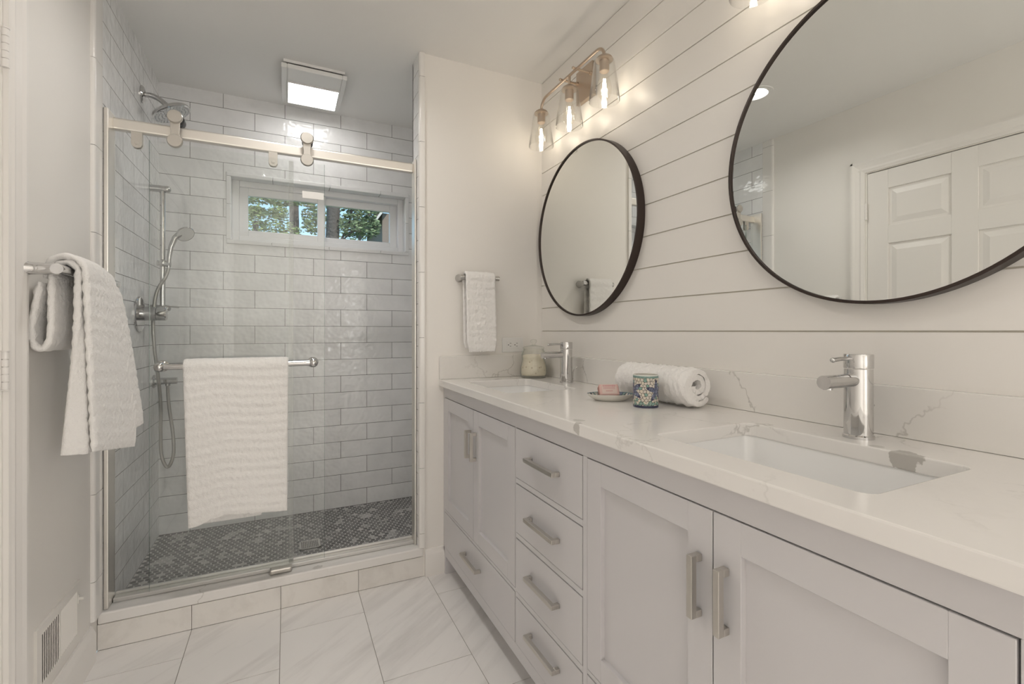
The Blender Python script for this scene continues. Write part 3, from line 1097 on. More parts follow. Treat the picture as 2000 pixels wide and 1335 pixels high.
# ------------------------------------------------------------------ shower enclosure
GYF = 2.236       # fixed panel
GYD = 2.200       # sliding panel
RZ0, RZ1 = 1.897, 1.943
t = thing('shower_screen', 'brushed nickel rail, sill and fixed glass panel of the shower opening', 'shower screen', (0, GYF, 0.134))
MB().box(-0.587, 0.548, 2.222, 2.250, RZ0, RZ1).build('header_rail', M['railnickel'], t, bevel=0.008, bseg=3)
mb = MB()
mb.box(XT + 0.0005, -0.582, 2.171, 2.252, 0.1345, 1.955)
mb.build('wall_post', M['railnickel'], t, bevel=0.003)
mb = MB()
mb.box(0.5455, XJ - 0.0005, 2.196, 2.252, 0.1345, 1.955)
mb.build('wall_post', M['railnickel'], t, bevel=0.003)
mb = MB()
mb.box(-0.580, 0.5455, 2.215, 2.258, 0.1345, 0.150)
mb.box(-0.580, 0.5455, 2.246, 2.258, 0.150, 0.160)
mb.build('sill', plain('sill_aluminium', (0.70, 0.69, 0.67), 0.35, 0.8), t, bevel=0.0015)
MB().box(-0.580, 0.022, GYF - 0.004, GYF + 0.004, 0.150, 1.875).build('fixed_panel', M['glass_fix'], t)
MB().box(0.010, 0.028, GYF - 0.0055, GYF + 0.0055, 0.150, 1.872).build('edge_seal', M['seal'], t)
for xc in (-0.512, -0.050):
    mb = MB()
    poly = [(xc - 0.017, RZ0 + 0.002), (xc - 0.017, 1.852), (xc - 0.011, 1.842), (xc, 1.839), (xc + 0.011, 1.842), (xc + 0.017, 1.852), (xc + 0.017, RZ0 + 0.002)]
    mb.prism(poly, 'Y', GYF - 0.011, GYF - 0.0045)
    mb.cyl((xc, GYF - 0.011, 1.857), (xc, GYF - 0.014, 1.857), 0.006, 14)
    mb.prism(poly, 'Y', GYF + 0.0045, GYF + 0.010)
    mb.build('panel_clamp', M['nickel'], t, bevel=0.0008)
mb = MB().box(-0.062, 0.022, 2.178, 2.213, 0.1345, 0.156)
mb.build('door_guide', M['nickel'], t, bevel=0.006)
world_org()

t = thing('sliding_shower_door', 'frameless sliding glass shower door on two rollers with chrome towel bar', 'shower door', (-0.16, GYD, 0.158))
DX0, DX1 = -0.467, 0.150
MB().box(DX0, DX1, GYD - 0.004, GYD + 0.004, 0.158, 1.866).build('glass_panel', M['glass_door'], t)
for xe in (DX0, DX1):
    MB().box(xe - 0.0008, xe + 0.0008, GYD - 0.0042, GYD + 0.0042, 0.158, 1.866).build('polished_edge', M['glassedge'], t)
for xc in (-0.385, 0.080):
    mb = MB()
    rollY = 2.205
    # strap in front of the rail joining the upper wheel hub and the lower glass bolt
    mb.prism([(xc - 0.016, 1.962), (xc - 0.015, 1.925), (xc - 0.013, 1.910), (xc - 0.015, 1.896), (xc - 0.016, 1.868), (xc + 0.016, 1.868), (xc + 0.015, 1.896), (xc + 0.013, 1.910), (xc + 0.015, 1.925), (xc + 0.016, 1.962)], 'Y', 2.186, 2.194)
    rl = mb.build('roller', M['nickel'], t, bevel=0.001)
    mb = MB().lathe([(0, 0), (0.026, 0), (0.026, 0.006), (0.023, 0.011), (0, 0.011)], (xc, 2.188, 1.965), (0, -1, 0), 32)
    mb.build('upper_disc', M['nickel'], rl, smooth=True)
    mb = MB().lathe([(0, 0), (0.026, 0), (0.026, 0.006), (0.023, 0.011), (0, 0.011)], (xc, 2.188, 1.872), (0, -1, 0), 32)
    mb.build('lower_disc', M['nickel'], rl, smooth=True)
    mb = MB().lathe([(0, 0), (0.022, 0.0), (0.022, 0.008), (0.017, 0.010), (0.017, 0.026), (0.022, 0.028), (0.022, 0.036), (0, 0.036)], (xc + 0.004, 2.217, 1.967), (0, 1, 0), 28)
    mb.cyl((xc, 2.188, 1.966), (xc + 0.004, 2.22, 1.966), 0.008, 14)
    mb.build('wheel', plain('roller_wheel', (0.06, 0.06, 0.06), 0.4), rl, smooth=True)
BY, BZ = 2.140, 1.010
mb = MB().cyl((-0.428, BY, BZ), (0.106, BY, BZ), 0.0115, 24)
mb.build('towel_rail', M['chrome'], t, smooth=True)
for xc in (-0.425, 0.103):
    mb = MB()
    mb.ball((xc, BY, BZ), 0.0185)
    mb.cyl((xc, BY, BZ), (xc, GYD - 0.010, BZ), 0.010, 18)
    mb.lathe([(0, 0), (0.020, 0), (0.022, 0.006), (0.016, 0.013), (0.010, 0.016)], (xc, GYD - 0.0045, BZ), (0, -1, 0), 28)
    mb.lathe([(0, 0), (0.018, 0), (0.016, 0.006), (0, 0.008)], (xc, GYD + 0.0045, BZ), (0, 1, 0), 24)
    mb.build('standoff', M['chrome'], t, smooth=True)
mb = MB().box(0.062, 0.147, GYD - 0.0052, GYD - 0.0043, 1.712, 1.742)  # white rectangle standing in for a bright reflection in the door glass
mb.build('painted_reflection', plain('reflection_white', (0.80, 0.79, 0.77), 0.5), t)
world_org()


# ------------------------------------------------------------------ towels
def nz(p, s, seed=0.0):
    return noise.noise(Vector((p[0] * s + seed, p[1] * s + seed * 0.7, p[2] * s)))


def sheet(path, across, w_of, nU, nV, thick, rib=0.028, rib_amp=0.0022, fuzz=0.0016, seed=1.0, hem=0.02, shift=None, base=None):
    """A thick cloth: path(s)->2-D profile point (p,q) over s in 0..1, swept across v in 0..1.
    across(v, s, p, q)->world point.  Returns an MB."""
    cp = [path(i / nU) for i in range(nU + 1)]
    L = [0.0]
    for a, b in zip(cp[:-1], cp[1:]):
        L.append(L[-1] + math.hypot(b[0] - a[0], b[1] - a[1]))
    tot = L[-1]
    G = [[None] * (nV + 1) for _ in range(nU + 1)]
    for i in range(nU + 1):
        for j in range(nV + 1):
            G[i][j] = Vector(across(j / nV, i / nU, cp[i][0], cp[i][1]))
    top, bot = [], []
    for i in range(nU + 1):
        for j in range(nV + 1):
            du = G[min(i + 1, nU)][j] - G[max(i - 1, 0)][j]
            dv = G[i][min(j + 1, nV)] - G[i][max(j - 1, 0)]
            n = du.cross(dv)
            n = n.normalized() if n.length > 1e-9 else Vector((0, 0, 1))
            v = j / nV
            p = G[i][j]
            e = min(L[i], tot - L[i])
            k_end = min(1.0, e / hem) if hem > 0 else 1.0
            ed = min(v, 1 - v)
            k_side = min(1.0, math.sqrt(max(ed, 0.0) / 0.03 + 0.12))
            ph = 2 * PI * L[i] / rib + 1.1 * nz(p, 6, seed)
            r = rib_amp * math.sin(ph) * k_end
            f1 = fuzz * (nz(p, 70, seed + 3) + 0.8 * nz(p, 150, seed + 9))
            f2 = fuzz * (nz(p, 70, seed + 13) + 0.8 * nz(p, 150, seed + 19))
            h = thick / 2 * (0.55 + 0.45 * k_end) * k_side
            top.append(p + n * (h + r + f1))
            bot.append(p - n * (h + r * 0.7 + f2))
    mb = MB()
    W = nV + 1
    nT = len(top)
    fs = []
    for i in range(nU):
        for j in range(nV):
            a = i * W + j
            fs.append((a, a + 1, a + W + 1, a + W))
            fs.append((nT + a, nT + a + W, nT + a + W + 1, nT + a + 1))
    for i in range(nU):
        for j in (0, nV):
            a = i * W + j
            q = (a, a + W, nT + a + W, nT + a)
            fs.append(q if j == 0 else q[::-1])
    for j in range(nV):
        for i in (0, nU):
            a = i * W + j
            q = (a, nT + a, nT + a + 1, a + 1)
            fs.append(q if i == 0 else q[::-1])
    mb.add(top + bot, fs)
    return mb


def drape_path(r, front, back, yb_shift=0.0):
    """profile over a bar of radius r: p = offset from bar (negative = front side), q = height from bar centre."""
    arc = PI * r
    tot = front + arc + back
    def f(s):
        d = s * tot
        if d < front:
            return (-r, -front + d)
        if d < front + arc:
            t = (d - front) / r
            return (-r * math.cos(t), r * math.sin(t))
        return (r, -(d - front - arc))
    return f


# bath towel over the sliding door's bar
thk = 0.014
def across_door(v, s, p, q):
    x = -0.349 + 0.357 * v
    k = max(0.0, -q) / 0.60
    x += k * (0.018 * (1 - v) - 0.004 * v)                       # the sides draw in a little towards the hem
    y = BY + p * (1.0 if p > 0 else 1.0)
    z = BZ + q
    if p < 0:
        y += -0.010 * k * math.sin(PI * v) - 0.006 * k
        u = min(1.0, v / 0.38)
        z += k * (0.034 * u * u * (3 - 2 * u) - 0.022 * max(0.0, (v - 0.38) / 0.62))
    else:
        y += 0.002
        x += k * (0.02 - 0.113 * v)
    return (x, y, z)
mb = sheet(drape_path(0.021, 0.605, 0.612), across_door, None, 300, 110, thk, rib=0.037, rib_amp=0.0016, fuzz=0.0012, seed=2.0)
o = mb.build('bath_towel', M['terry'], None, smooth=True, sharp=80, recalc=False)
tag(o, 'large white ribbed bath towel hung over the glass shower door bar', 'towel')

# towel bar on the short wall with its hand towel
def towel_bar(x0, x1, label):
    zc = 1.398
    t = thing('towel_bar', label, 'towel bar', ((x0 + x1) / 2, YF, zc))
    yb = YF - 0.062
    MB().cyl((x0 - 0.006, yb, zc), (x1, yb, zc), 0.0125, 22).build('bar', M['softchrome'], t, smooth=True)
    for x in (x0 + 0.010, x1 - 0.018):
        mb = MB().lathe([(0, 0), (0.0195, 0), (0.019, 0.005), (0.0135, 0.024), (0.012, 0.050), (0.0125, 0.064), (0, 0.064)], (x, YF, zc), (0, -1, 0), 28)
        mb.build('post', M['softchrome'], t, smooth=True)
    world_org()
    return t


TBX0, TBX1, TBY, TBZ = 0.742, 0.935, YF - 0.062, 1.398
towel_bar(TBX0, TBX1, 'short chrome towel bar on the wall beside the vanity')
def across_hand(v, s, p, q):
    x = 0.757 + 0.150 * v
    k = max(0.0, -q) / 0.35
    x += k * (0.006 * (1 - v) + 0.006 * v)
    if q < -0.31:
        x += (0.5 - v) * 0.018 * min(1.0, (-q - 0.31) / 0.035)
    return (x, TBY + p - 0.006 * k * (1 if p < 0 else -0.3), TBZ + q)
mb = sheet(drape_path(0.021, 0.352, 0.335), across_hand, None, 190, 56, 0.013, rib=0.038, rib_amp=0.0016, fuzz=0.0016, seed=5.0)
o = mb.build('hand_towel', M['terry2'], None, smooth=True, sharp=80, recalc=False)
tag(o, 'narrow white hand towel folded over the towel bar beside the vanity', 'towel')

# towel bar on the left wall, running along the wall
LBX, LBZ = -0.530, 1.304
t = thing('towel_bar', 'chrome towel bar on the left wall next to the door casing', 'towel bar', (XL, 1.85, LBZ))
MB().cyl((LBX, 1.590, LBZ), (LBX, 2.06, LBZ), 0.0135, 22).build('bar', M['chrome'], t, smooth=True)
for y in (1.606, 2.044):
    mb = MB().lathe([(0, 0), (0.025, 0), (0.024, 0.006), (0.0155, 0.024), (0.0145, 0.060), (0.0150, 0.082), (0, 0.082)], (XL, y, LBZ), (1, 0, 0), 28)
    mb.build('post', M['chrome'], t, smooth=True)
world_org()

# folded bath towel over that bar: long face to the room, short loop to the wall
t = thing('bath_towel', 'thick white bath towel folded over the left wall bar, hanging long', 'towel', (LBX, 1.85, 0.76))
def lpath(front, back, r=0.030):
    return drape_path(r, front, back)
Y0L, Y1L = 1.632, 1.875
def across_left_outer(v, s, p, q):
    # outer sheet: p<0 is the room side; it fans out along the wall as it falls
    k = max(0.0, -q) / 0.50
    y1 = Y1L + 0.19 * k ** 0.62 if p < 0 else Y1L
    y = Y0L + 0.008 + (y1 - Y0L) * v
    x = LBX - p
    z = LBZ + q
    if p < 0:
        x += 0.018 * k + 0.014 * k * v
        step = min(1.0, max(0.0, (v - 0.77) / 0.02))
        z += k * (-0.062 * min(v / 0.77, 1.0) + 0.062 * step)
    if q > -0.05:
        z -= 0.05 * max(0.0, v - 0.45) ** 1.5 * (1 + q * 20 if q < 0 else 1)
    return (x, y, z)
mb = sheet(lpath(0.487, 0.02, 0.0400), across_left_outer, None, 180, 110, 0.016, rib=0.036, rib_amp=0.0011, fuzz=0.0015, seed=8.0)
mb.build('outer_layer', M['terry'], t, smooth=True, sharp=80, recalc=False)
def across_left_inner(v, s, p, q):
    # its near edge turns to face the room's length, so the fold shows as a band
    k = max(0.0, -q) / 0.50
    kk = min(1.0, 2.5 * k) if p < 0 else 0.0
    w = min(v / 0.2, 1.0)
    span = Y1L - Y0L + 0.10 * k
    y = Y0L + 0.012 + span * ((1 - kk) * v + kk * (0.06 * w + 0.94 * max(0.0, v - 0.2) / 0.8))
    x = LBX - p
    z = LBZ + q
    if p < 0:
        x += -(0.008 * k + 0.036 * max(0, k - 0.25)) * (1 - w) + 0.012 * k * w
        z -= 0.03 * k * v
    return (x, y, z)
mb = sheet(lpath(0.490, 0.02, 0.0235), across_left_inner, None, 170, 80, 0.016, rib=0.036, rib_amp=0.0013, fuzz=0.0017, seed=11.0)
mb.build('inner_layer', M['terry'], t, smooth=True, sharp=80, recalc=False)
# the wall-side end is turned up into a loop
def loop_path(s):
    P = [(-0.5560, 1.302), (-0.5565, 1.26), (-0.5565, 1.22), (-0.557, 1.17), (-0.560, 1.125), (-0.568, 1.103), (-0.579, 1.098), (-0.590, 1.107), (-0.5955, 1.13), (-0.594, 1.17), (-0.588, 1.21), (-0.582, 1.25), (-0.578, 1.272)]
    f = s * (len(P) - 1)
    i = min(int(f), len(P) - 2)
    u = f - i
    p0, p1, p2, p3 = P[max(i - 1, 0)], P[i], P[i + 1], P[min(i + 2, len(P) - 1)]
    return tuple(0.5 * ((2 * p1[c]) + (p2[c] - p0[c]) * u + (2 * p0[c] - 5 * p1[c] + 4 * p2[c] - p3[c]) * u * u + (3 * p1[c] - p0[c] - 3 * p2[c] + p3[c]) * u ** 3) for c in (0, 1))
def across_loop(v, s, p, q):
    return (p, Y0L - 0.002 + (Y1L - Y0L + 0.02) * v, q)
mb = sheet(loop_path, across_loop, None, 150, 80, 0.0155, rib=0.036, rib_amp=0.0010, fuzz=0.0017, seed=15.0)
mb.build('turned_up_end', M['terry'], t, smooth=True, sharp=80, recalc=False)
world_org()

# ------------------------------------------------------------------ floor register on the left wall
t = thing('wall_register', 'white louvred heating register low on the left wall', 'vent', (XL, 1.84, 0.17))
vy0, vy1, vz0, vz1 = 1.690, 1.985, 0.150, 0.338
mb = MB()
b_w = 0.026
mb.box(XL, XL + 0.007, vy0, vy1, vz1 - b_w, vz1)
mb.box(XL, XL + 0.007, vy0, vy1, vz0, vz0 + b_w)
mb.box(XL, XL + 0.007, vy0, vy0 + b_w, vz0 + b_w, vz1 - b_w)
mb.box(XL, XL + 0.007, vy1 - b_w, vy1, vz0 + b_w, vz1 - b_w)
mb.box(XL, XL + 0.006, (vy0 + vy1) / 2 - 0.004, (vy0 + vy1) / 2 + 0.004, vz0 + b_w, vz1 - b_w)
mb.build('register_frame', M['vent'], t)
MB().box(XL, XL + 0.0012, vy0 + 0.01, vy1 - 0.01, vz0 + 0.01, vz1 - 0.01).build('duct_opening', plain('duct_dark', (0.12, 0.105, 0.085), 0.8), t)
mb = MB()
nl = 22
for k in range(nl):
    yy = vy0 + b_w + (vy1 - vy0 - 2 * b_w) * (k + 0.5) / nl
    s = 1 if yy > (vy0 + vy1) / 2 else -1
    mb.obox((XL + 0.004, yy, (vz0 + vz1) / 2), (0.55, 0.83 * s, 0), (-0.83 * s, 0.55, 0), (0, 0, 1), 0.009, 0.0016, vz1 - vz0 - 2 * b_w + 0.004)
mb.build('louvres', M['vent'], t)
mb = MB().box(XL + 0.006, XL + 0.020, vy1 - 0.016, vy1 - 0.011, 0.278, 0.284)
mb.box(XL + 0.0065, XL + 0.008, vy1 - 0.018, vy1 - 0.010, 0.268, 0.294)
mb.build('damper_lever', M['vent'], t)
world_org()

# ------------------------------------------------------------------ vanity
VX = 0.675
VY0, VY1 = 0.180, YF - 0.0195
VT = 0.883
van = thing('vanity_cabinet', 'long grey double vanity cabinet with shaker doors and drawers', 'vanity cabinet', (0.93, 1.17, 0))
mb = MB()
# carcass panels
mb.box(VX + 0.02, XR - 0.001, VY0, VY0 + 0.018, 0.0, VT)
mb.box(VX + 0.02, XR - 0.001, YF - 0.0185, YF - 0.001, 0.0, VT)
mb.box(VX + 0.02, XR - 0.001, VY0, YF - 0.001, 0.105, 0.123)
mb.box(XR - 0.012, XR - 0.001, VY0, YF - 0.001, 0.123, VT)
# face frame
def ff(y0, y1, z0, z1):
    mb.box(VX, VX + 0.02, y0, y1, z0, z1)
L0, L1 = 1.3795, 2.1405      # left double-door bay
D0, D1 = 0.9915, 1.3745      # drawer bay
R0, R1 = 0.2075, 0.9735      # right double-door bay
ZT, ZB = 0.8310, 0.1265
ff(VY0 + 0.0245, YF - 0.001, ZT, VT)                 # top rail
ff(VY0, YF - 0.001, 0.085, ZB)                       # bottom rail
ff(L1, YF - 0.001, 0.0, ZT)                          # left stile and leg
ff(D1, L0, ZB, ZT)
ff(R1, D0, ZB, ZT)
ff(VY0, VY0 + 0.0205, 0.0, VT)                       # right end stile
ff(VY0 + 0.0205, R0, ZB, ZT)
ff(L0, L1, 0.2935, 0.3045)
ff(R0, R1, 0.2935, 0.3045)
for z in (0.6505, 0.4730, 0.2815):
    ff(D0, D1, z, z + 0.0165)
mb.box(VX + 0.001, VX + 0.055, YF - 0.03, YF - 0.002, 0.0, 0.105)
mb.box(VX + 0.001, VX + 0.055, VY0 + 0.001, VY0 + 0.03, 0.0, 0.105)
mb.box(VX + 0.10, VX + 0.118, VY0 + 0.02, YF - 0.02, 0.0, 0.105)
mb.build('cabinet_body', M['cab'], van, bevel=0.0008, bseg=1)
MB().box(VX + 0.021, VX + 0.024, VY0 + 0.02, YF - 0.02, 0.124, VT - 0.004).build('gap_shade_sheet', M['dark'], van)  # thin near-black sheet, paints the shade seen through the door gaps


def bar_handle(parent, c, along, ln):
    """square bar pull; c = centre on the face."""
    mb = MB()
    w, pr = 0.0125, 0.026
    x0 = VX - 0.0015
    if along == 'Y':
        mb.box(x0 - pr, x0 - pr + w, c[0] - ln / 2, c[0] + ln / 2, c[1] - w / 2, c[1] + w / 2)
        for s in (-1, 1):
            a = c[0] + s * (ln / 2 - w) if s > 0 else c[0] - ln / 2
            mb.box(x0 - pr + w, x0, a, a + w, c[1] - w / 2, c[1] + w / 2)
    else:
        mb.box(x0 - pr, x0 - pr + w, c[0] - w / 2, c[0] + w / 2, c[1] - ln / 2, c[1] + ln / 2)
        for a in (c[1] - ln / 2, c[1] + ln / 2 - w):
            mb.box(x0 - pr + w, x0, c[0] - w / 2, c[0] + w / 2, a, a + w)
    return mb.build('handle', M['nickel'], parent, bevel=0.001)


def slab(y0, y1, z0, z1, name='drawer'):
    return MB().box(VX - 0.001, VX + 0.018, y0, y1, z0, z1).build(name, M['cab'], van)


def shaker(y0, y1, z0, z1):
    mb = MB()
    w = 0.0555
    mb.box(VX - 0.001, VX + 0.018, y0, y0 + w, z0, z1)
    mb.box(VX - 0.001, VX + 0.018, y1 - w, y1, z0, z1)
    mb.box(VX - 0.001, VX + 0.018, y0 + w, y1 - w, z0, z0 + w)
    mb.box(VX - 0.001, VX + 0.018, y0 + w, y1 - w, z1 - w, z1)
    mb.box(VX + 0.0105, VX + 0.017, y0 + w - 0.002, y1 - w + 0.002, z0 + w - 0.002, z1 - w + 0.002)
    return mb.build('door', M['cab'], van, bevel=0.0007, bseg=1)


gp = 0.0026
for (a, b) in ((L0, L1), (R0, R1)):
    mid = (a + b) / 2
    d1 = shaker(mid + gp * 0.6, b - gp, 0.3045 + gp, ZT - gp)
    bar_handle(d1, (mid + 0.029, 0.688), 'Z', 0.112)
    d2 = shaker(a + gp, mid - gp * 0.6, 0.3045 + gp, ZT - gp)
    bar_handle(d2, (mid - 0.029, 0.688), 'Z', 0.112)
    d3 = slab(a + gp, b - gp, ZB + gp, 0.2935 - gp)
    bar_handle(d3, (mid + 0.008, 0.218), 'Y', 0.172)
for (z0, z1, zh) in ((0.667, ZT, 0.752), (0.4895, 0.6505, 0.570), (0.298, 0.4730, 0.392), (ZB, 0.2815, 0.215)):
    d = slab(D0 + gp, D1 - gp, z0 + gp, z1 - gp)
    bar_handle(d, ((D0 + D1) / 2 + 0.004, zh), 'Y', 0.172)
world_org()

# quartz worktop with two sink cut-outs
def worktop():
    bm = bmesh.new()
    X0, X1, Y0, Y1, Z0, Z1 = 0.652, XR - 0.0005, 0.168, YF - 0.0005, VT + 0.0005, 0.915
    loops = [[(X0, Y0), (X1, Y0), (X1, Y1), (X0, Y1)]]
    for (ys_) in SINKS:
        loops.append(rrect(SKX0, SKX1, ys_ - SKH, ys_ + SKH, 0.022, 5))
    edges = []
    rings = []
    for lp in loops:
        vs = [bm.verts.new((x, y, Z1)) for (x, y) in lp]
        rings.append(vs)
        for i in range(len(vs)):
            edges.append(bm.edges.new((vs[i], vs[(i + 1) % len(vs)])))
    bmesh.ops.triangle_fill(bm, use_beauty=True, use_dissolve=False, edges=edges)
    top = list(bm.faces)
    r = bmesh.ops.extrude_face_region(bm, geom=top)
    for g_ in r['geom']:
        if isinstance(g_, bmesh.types.BMVert):
            g_.co.z = Z0
    bmesh.ops.recalc_face_normals(bm, faces=bm.faces)
    me = bpy.data.meshes.new('countertop')
    bm.to_mesh(me)
    bm.free()
    me.materials.append(M['quartz'])
    o = bpy.data.objects.new('countertop', me)
    COL.objects.link(o)
    bv = o.modifiers.new('bevel', 'BEVEL'); bv.width = 0.003; bv.segments = 2; bv.limit_method = 'ANGLE'; bv.angle_limit = math.radians(60)
    return o


SINKS = (1.782, 0.590)
SKX0, SKX1, SKH = 0.737, 1.044, 0.214
tag(worktop(), 'long white quartz countertop with faint grey veins and two sink cut-outs', 'countertop')
mb = MB().box(XR - 0.020, XR - 0.0005, 0.168, YF - 0.0205, 0.9155, 1.0245)
tag(mb.build('backsplash', M['quartz_bs'], None, bevel=0.0015), 'low quartz backsplash strip along the shiplap wall behind the taps', 'backsplash')
mb = MB().box(0.652, XR - 0.0005, YF - 0.020, YF - 0.0005, 0.9155, 1.0245)
tag(mb.build('backsplash', M['quartz_bs'], None, bevel=0.0015), 'short quartz side splash under the power outlet', 'backsplash')


def sink(yc, label):
    t = thing('sink', label, 'sink', (0.89, yc, 0.75))
    mb = MB()
    Z1 = VT + 0.0003
    o_, i_ = 0.006, 0.0
    rings = []
    def ring(g_, r, z):
        return [(x, y, z) for (x, y) in rrect(SKX0 - g_, SKX1 + g_, yc - SKH - g_, yc + SKH + g_, r, 6)]
    prof = [ring(0.020, 0.04, Z1), ring(0.004, 0.026, Z1), ring(0.003, 0.026, Z1 - 0.004), ring(-0.004, 0.03, Z1 - 0.09), ring(-0.014, 0.035, Z1 - 0.125), ring(-0.04, 0.04, Z1 - 0.142), ring(-0.10, 0.05, Z1 - 0.150)]
    outer = [ring(-0.09, 0.05, Z1 - 0.165), ring(0.0, 0.04, Z1 - 0.145), ring(0.012, 0.035, Z1 - 0.09), ring(0.020, 0.04, Z1 - 0.010)]
    allr = prof + outer
    n = len(prof[0])
    vs = [p for r in allr for p in r]
    fs = []
    m = len(prof)
    for k in range(m - 1):
        for i in range(n):
            j = (i + 1) % n
            fs.append((k * n + i, k * n + j, (k + 1) * n + j, (k + 1) * n + i))
    fs.append(tuple((m - 1) * n + i for i in range(n)))
    fs.append(tuple(m * n + i for i in range(n))[::-1])
    for k in range(m, m + len(outer) - 1):
        for i in range(n):
            j = (i + 1) % n
            fs.append((k * n + i, k * n + j, (k + 1) * n + j, (k + 1) * n + i))
    last = (m + len(outer) - 1) * n
    for i in range(n):
        j = (i + 1) % n
        fs.append((last + i, last + j, j, i))
    mb.add(vs, fs)
    mb.build('basin', M['ceramic'], t, smooth=True, sharp=50)
    MB().lathe([(0, 0), (0.022, 0), (0.021, 0.003), (0.012, 0.005), (0, 0.005)], (0.90, yc, Z1 - 0.150), (0, 0, 1), 24).build('drain', M['chrome'], t, smooth=True)
    world_org()
    return t


sink(SINKS[0], 'rectangular white undermount sink at the far end of the vanity')
sink(SINKS[1], 'rectangular white undermount sink at the near end of the vanity')


def faucet(x, y, label):
    z0 = 0.915
    t = thing('faucet', label, 'faucet', (x, y, z0), None)
    mb = MB().lathe([(0, 0), (0.0292, 0), (0.0292, 0.006), (0.0268, 0.008), (0.0262, 0.148), (0, 0.148)], (x, y, z0), (0, 0, 1), 40)
    mb.build('body', M['chrome'], t, smooth=True)
    mb = MB().lathe([(0, 0.1495), (0.0268, 0.1495), (0.0272, 0.152), (0.0272, 0.178), (0.0262, 0.180), (0, 0.180)], (x, y, z0), (0, 0, 1), 40)
    hd = mb.build('handle', M['chrome'], t, smooth=True)
    mb = MB().tube([(x - 0.018, y, z0 + 0.171), (x - 0.065, y, z0 + 0.171), (x - 0.090, y, z0 + 0.169)], [0.0035, 0.0042, 0.0046], 12)
    mb.ball((x - 0.091, y, z0 + 0.169), 0.0054)
    mb.build('lever', M['softchrome'], hd, smooth=True)
    tip = Vector((x - 0.122, y, z0 + 0.124))
    mb = MB().cyl((x - 0.012, y, z0 + 0.125), tip, 0.0142, 28)
    sp = mb.build('spout', M['chrome'], t, smooth=True)
    MB().cyl((x - 0.108, y, z0 + 0.114), (x - 0.108, y, z0 + 0.1085), 0.009, 20).build('aerator', M['softchrome'], sp, smooth=True)
    MB().tube([(x + 0.034, y, z0), (x + 0.036, y, z0 + 0.045), (x + 0.044, y, z0 + 0.062), (x + 0.056, y, z0 + 0.066)], [0.0022, 0.0022, 0.0026, 0.0034], 10).build('pop_up_rod', M['chrome'], t, smooth=True)
    world_org()
    return t


faucet(1.118, 1.772, 'chrome single-lever faucet beside the glass jar at the far sink')
faucet(1.112, 0.590, 'chrome single-lever faucet at the near sink under the large mirror')


# ------------------------------------------------------------------ round mirrors
def round_mirror(yc, zc, label):
    t = thing('round_mirror', label, 'mirror', (XR, yc, zc), 'round wall mirrors')
    R, dp = 0.381, 0.036
    mb = MB().lathe([(R, 0.0005), (R, dp), (R - 0.007, dp), (R - 0.007, 0.012), (R - 0.02, 0.010), (R - 0.02, 0.0005)], (XR, yc, zc), (-1, 0, 0), 128, closed=True)
    mb.build('frame', M['frame'], t, smooth=True, sharp=30, bevel=0.0008, bseg=1)
    n = 128
    vs = [(XR - dp + 0.006, yc + (R - 0.0075) * math.cos(2 * PI * k / n), zc + (R - 0.0075) * math.sin(2 * PI * k / n)) for k in range(n)]
    vs += [(XR - dp + 0.010, p[1], p[2]) for p in vs]
    fs = [tuple(range(n)), tuple(range(n, 2 * n))[::-1]] + [(k, (k + 1) % n, n + (k + 1) % n, n + k) for k in range(n)]
    MB().add(vs, fs).build('glass', M['mirror'], t)
    world_org()
    return t


round_mirror(1.748, 1.592, 'smaller-looking far round mirror in thin black frame above the far sink')
round_mirror(0.592, 1.586, 'large near round mirror in thin black frame above the near sink')


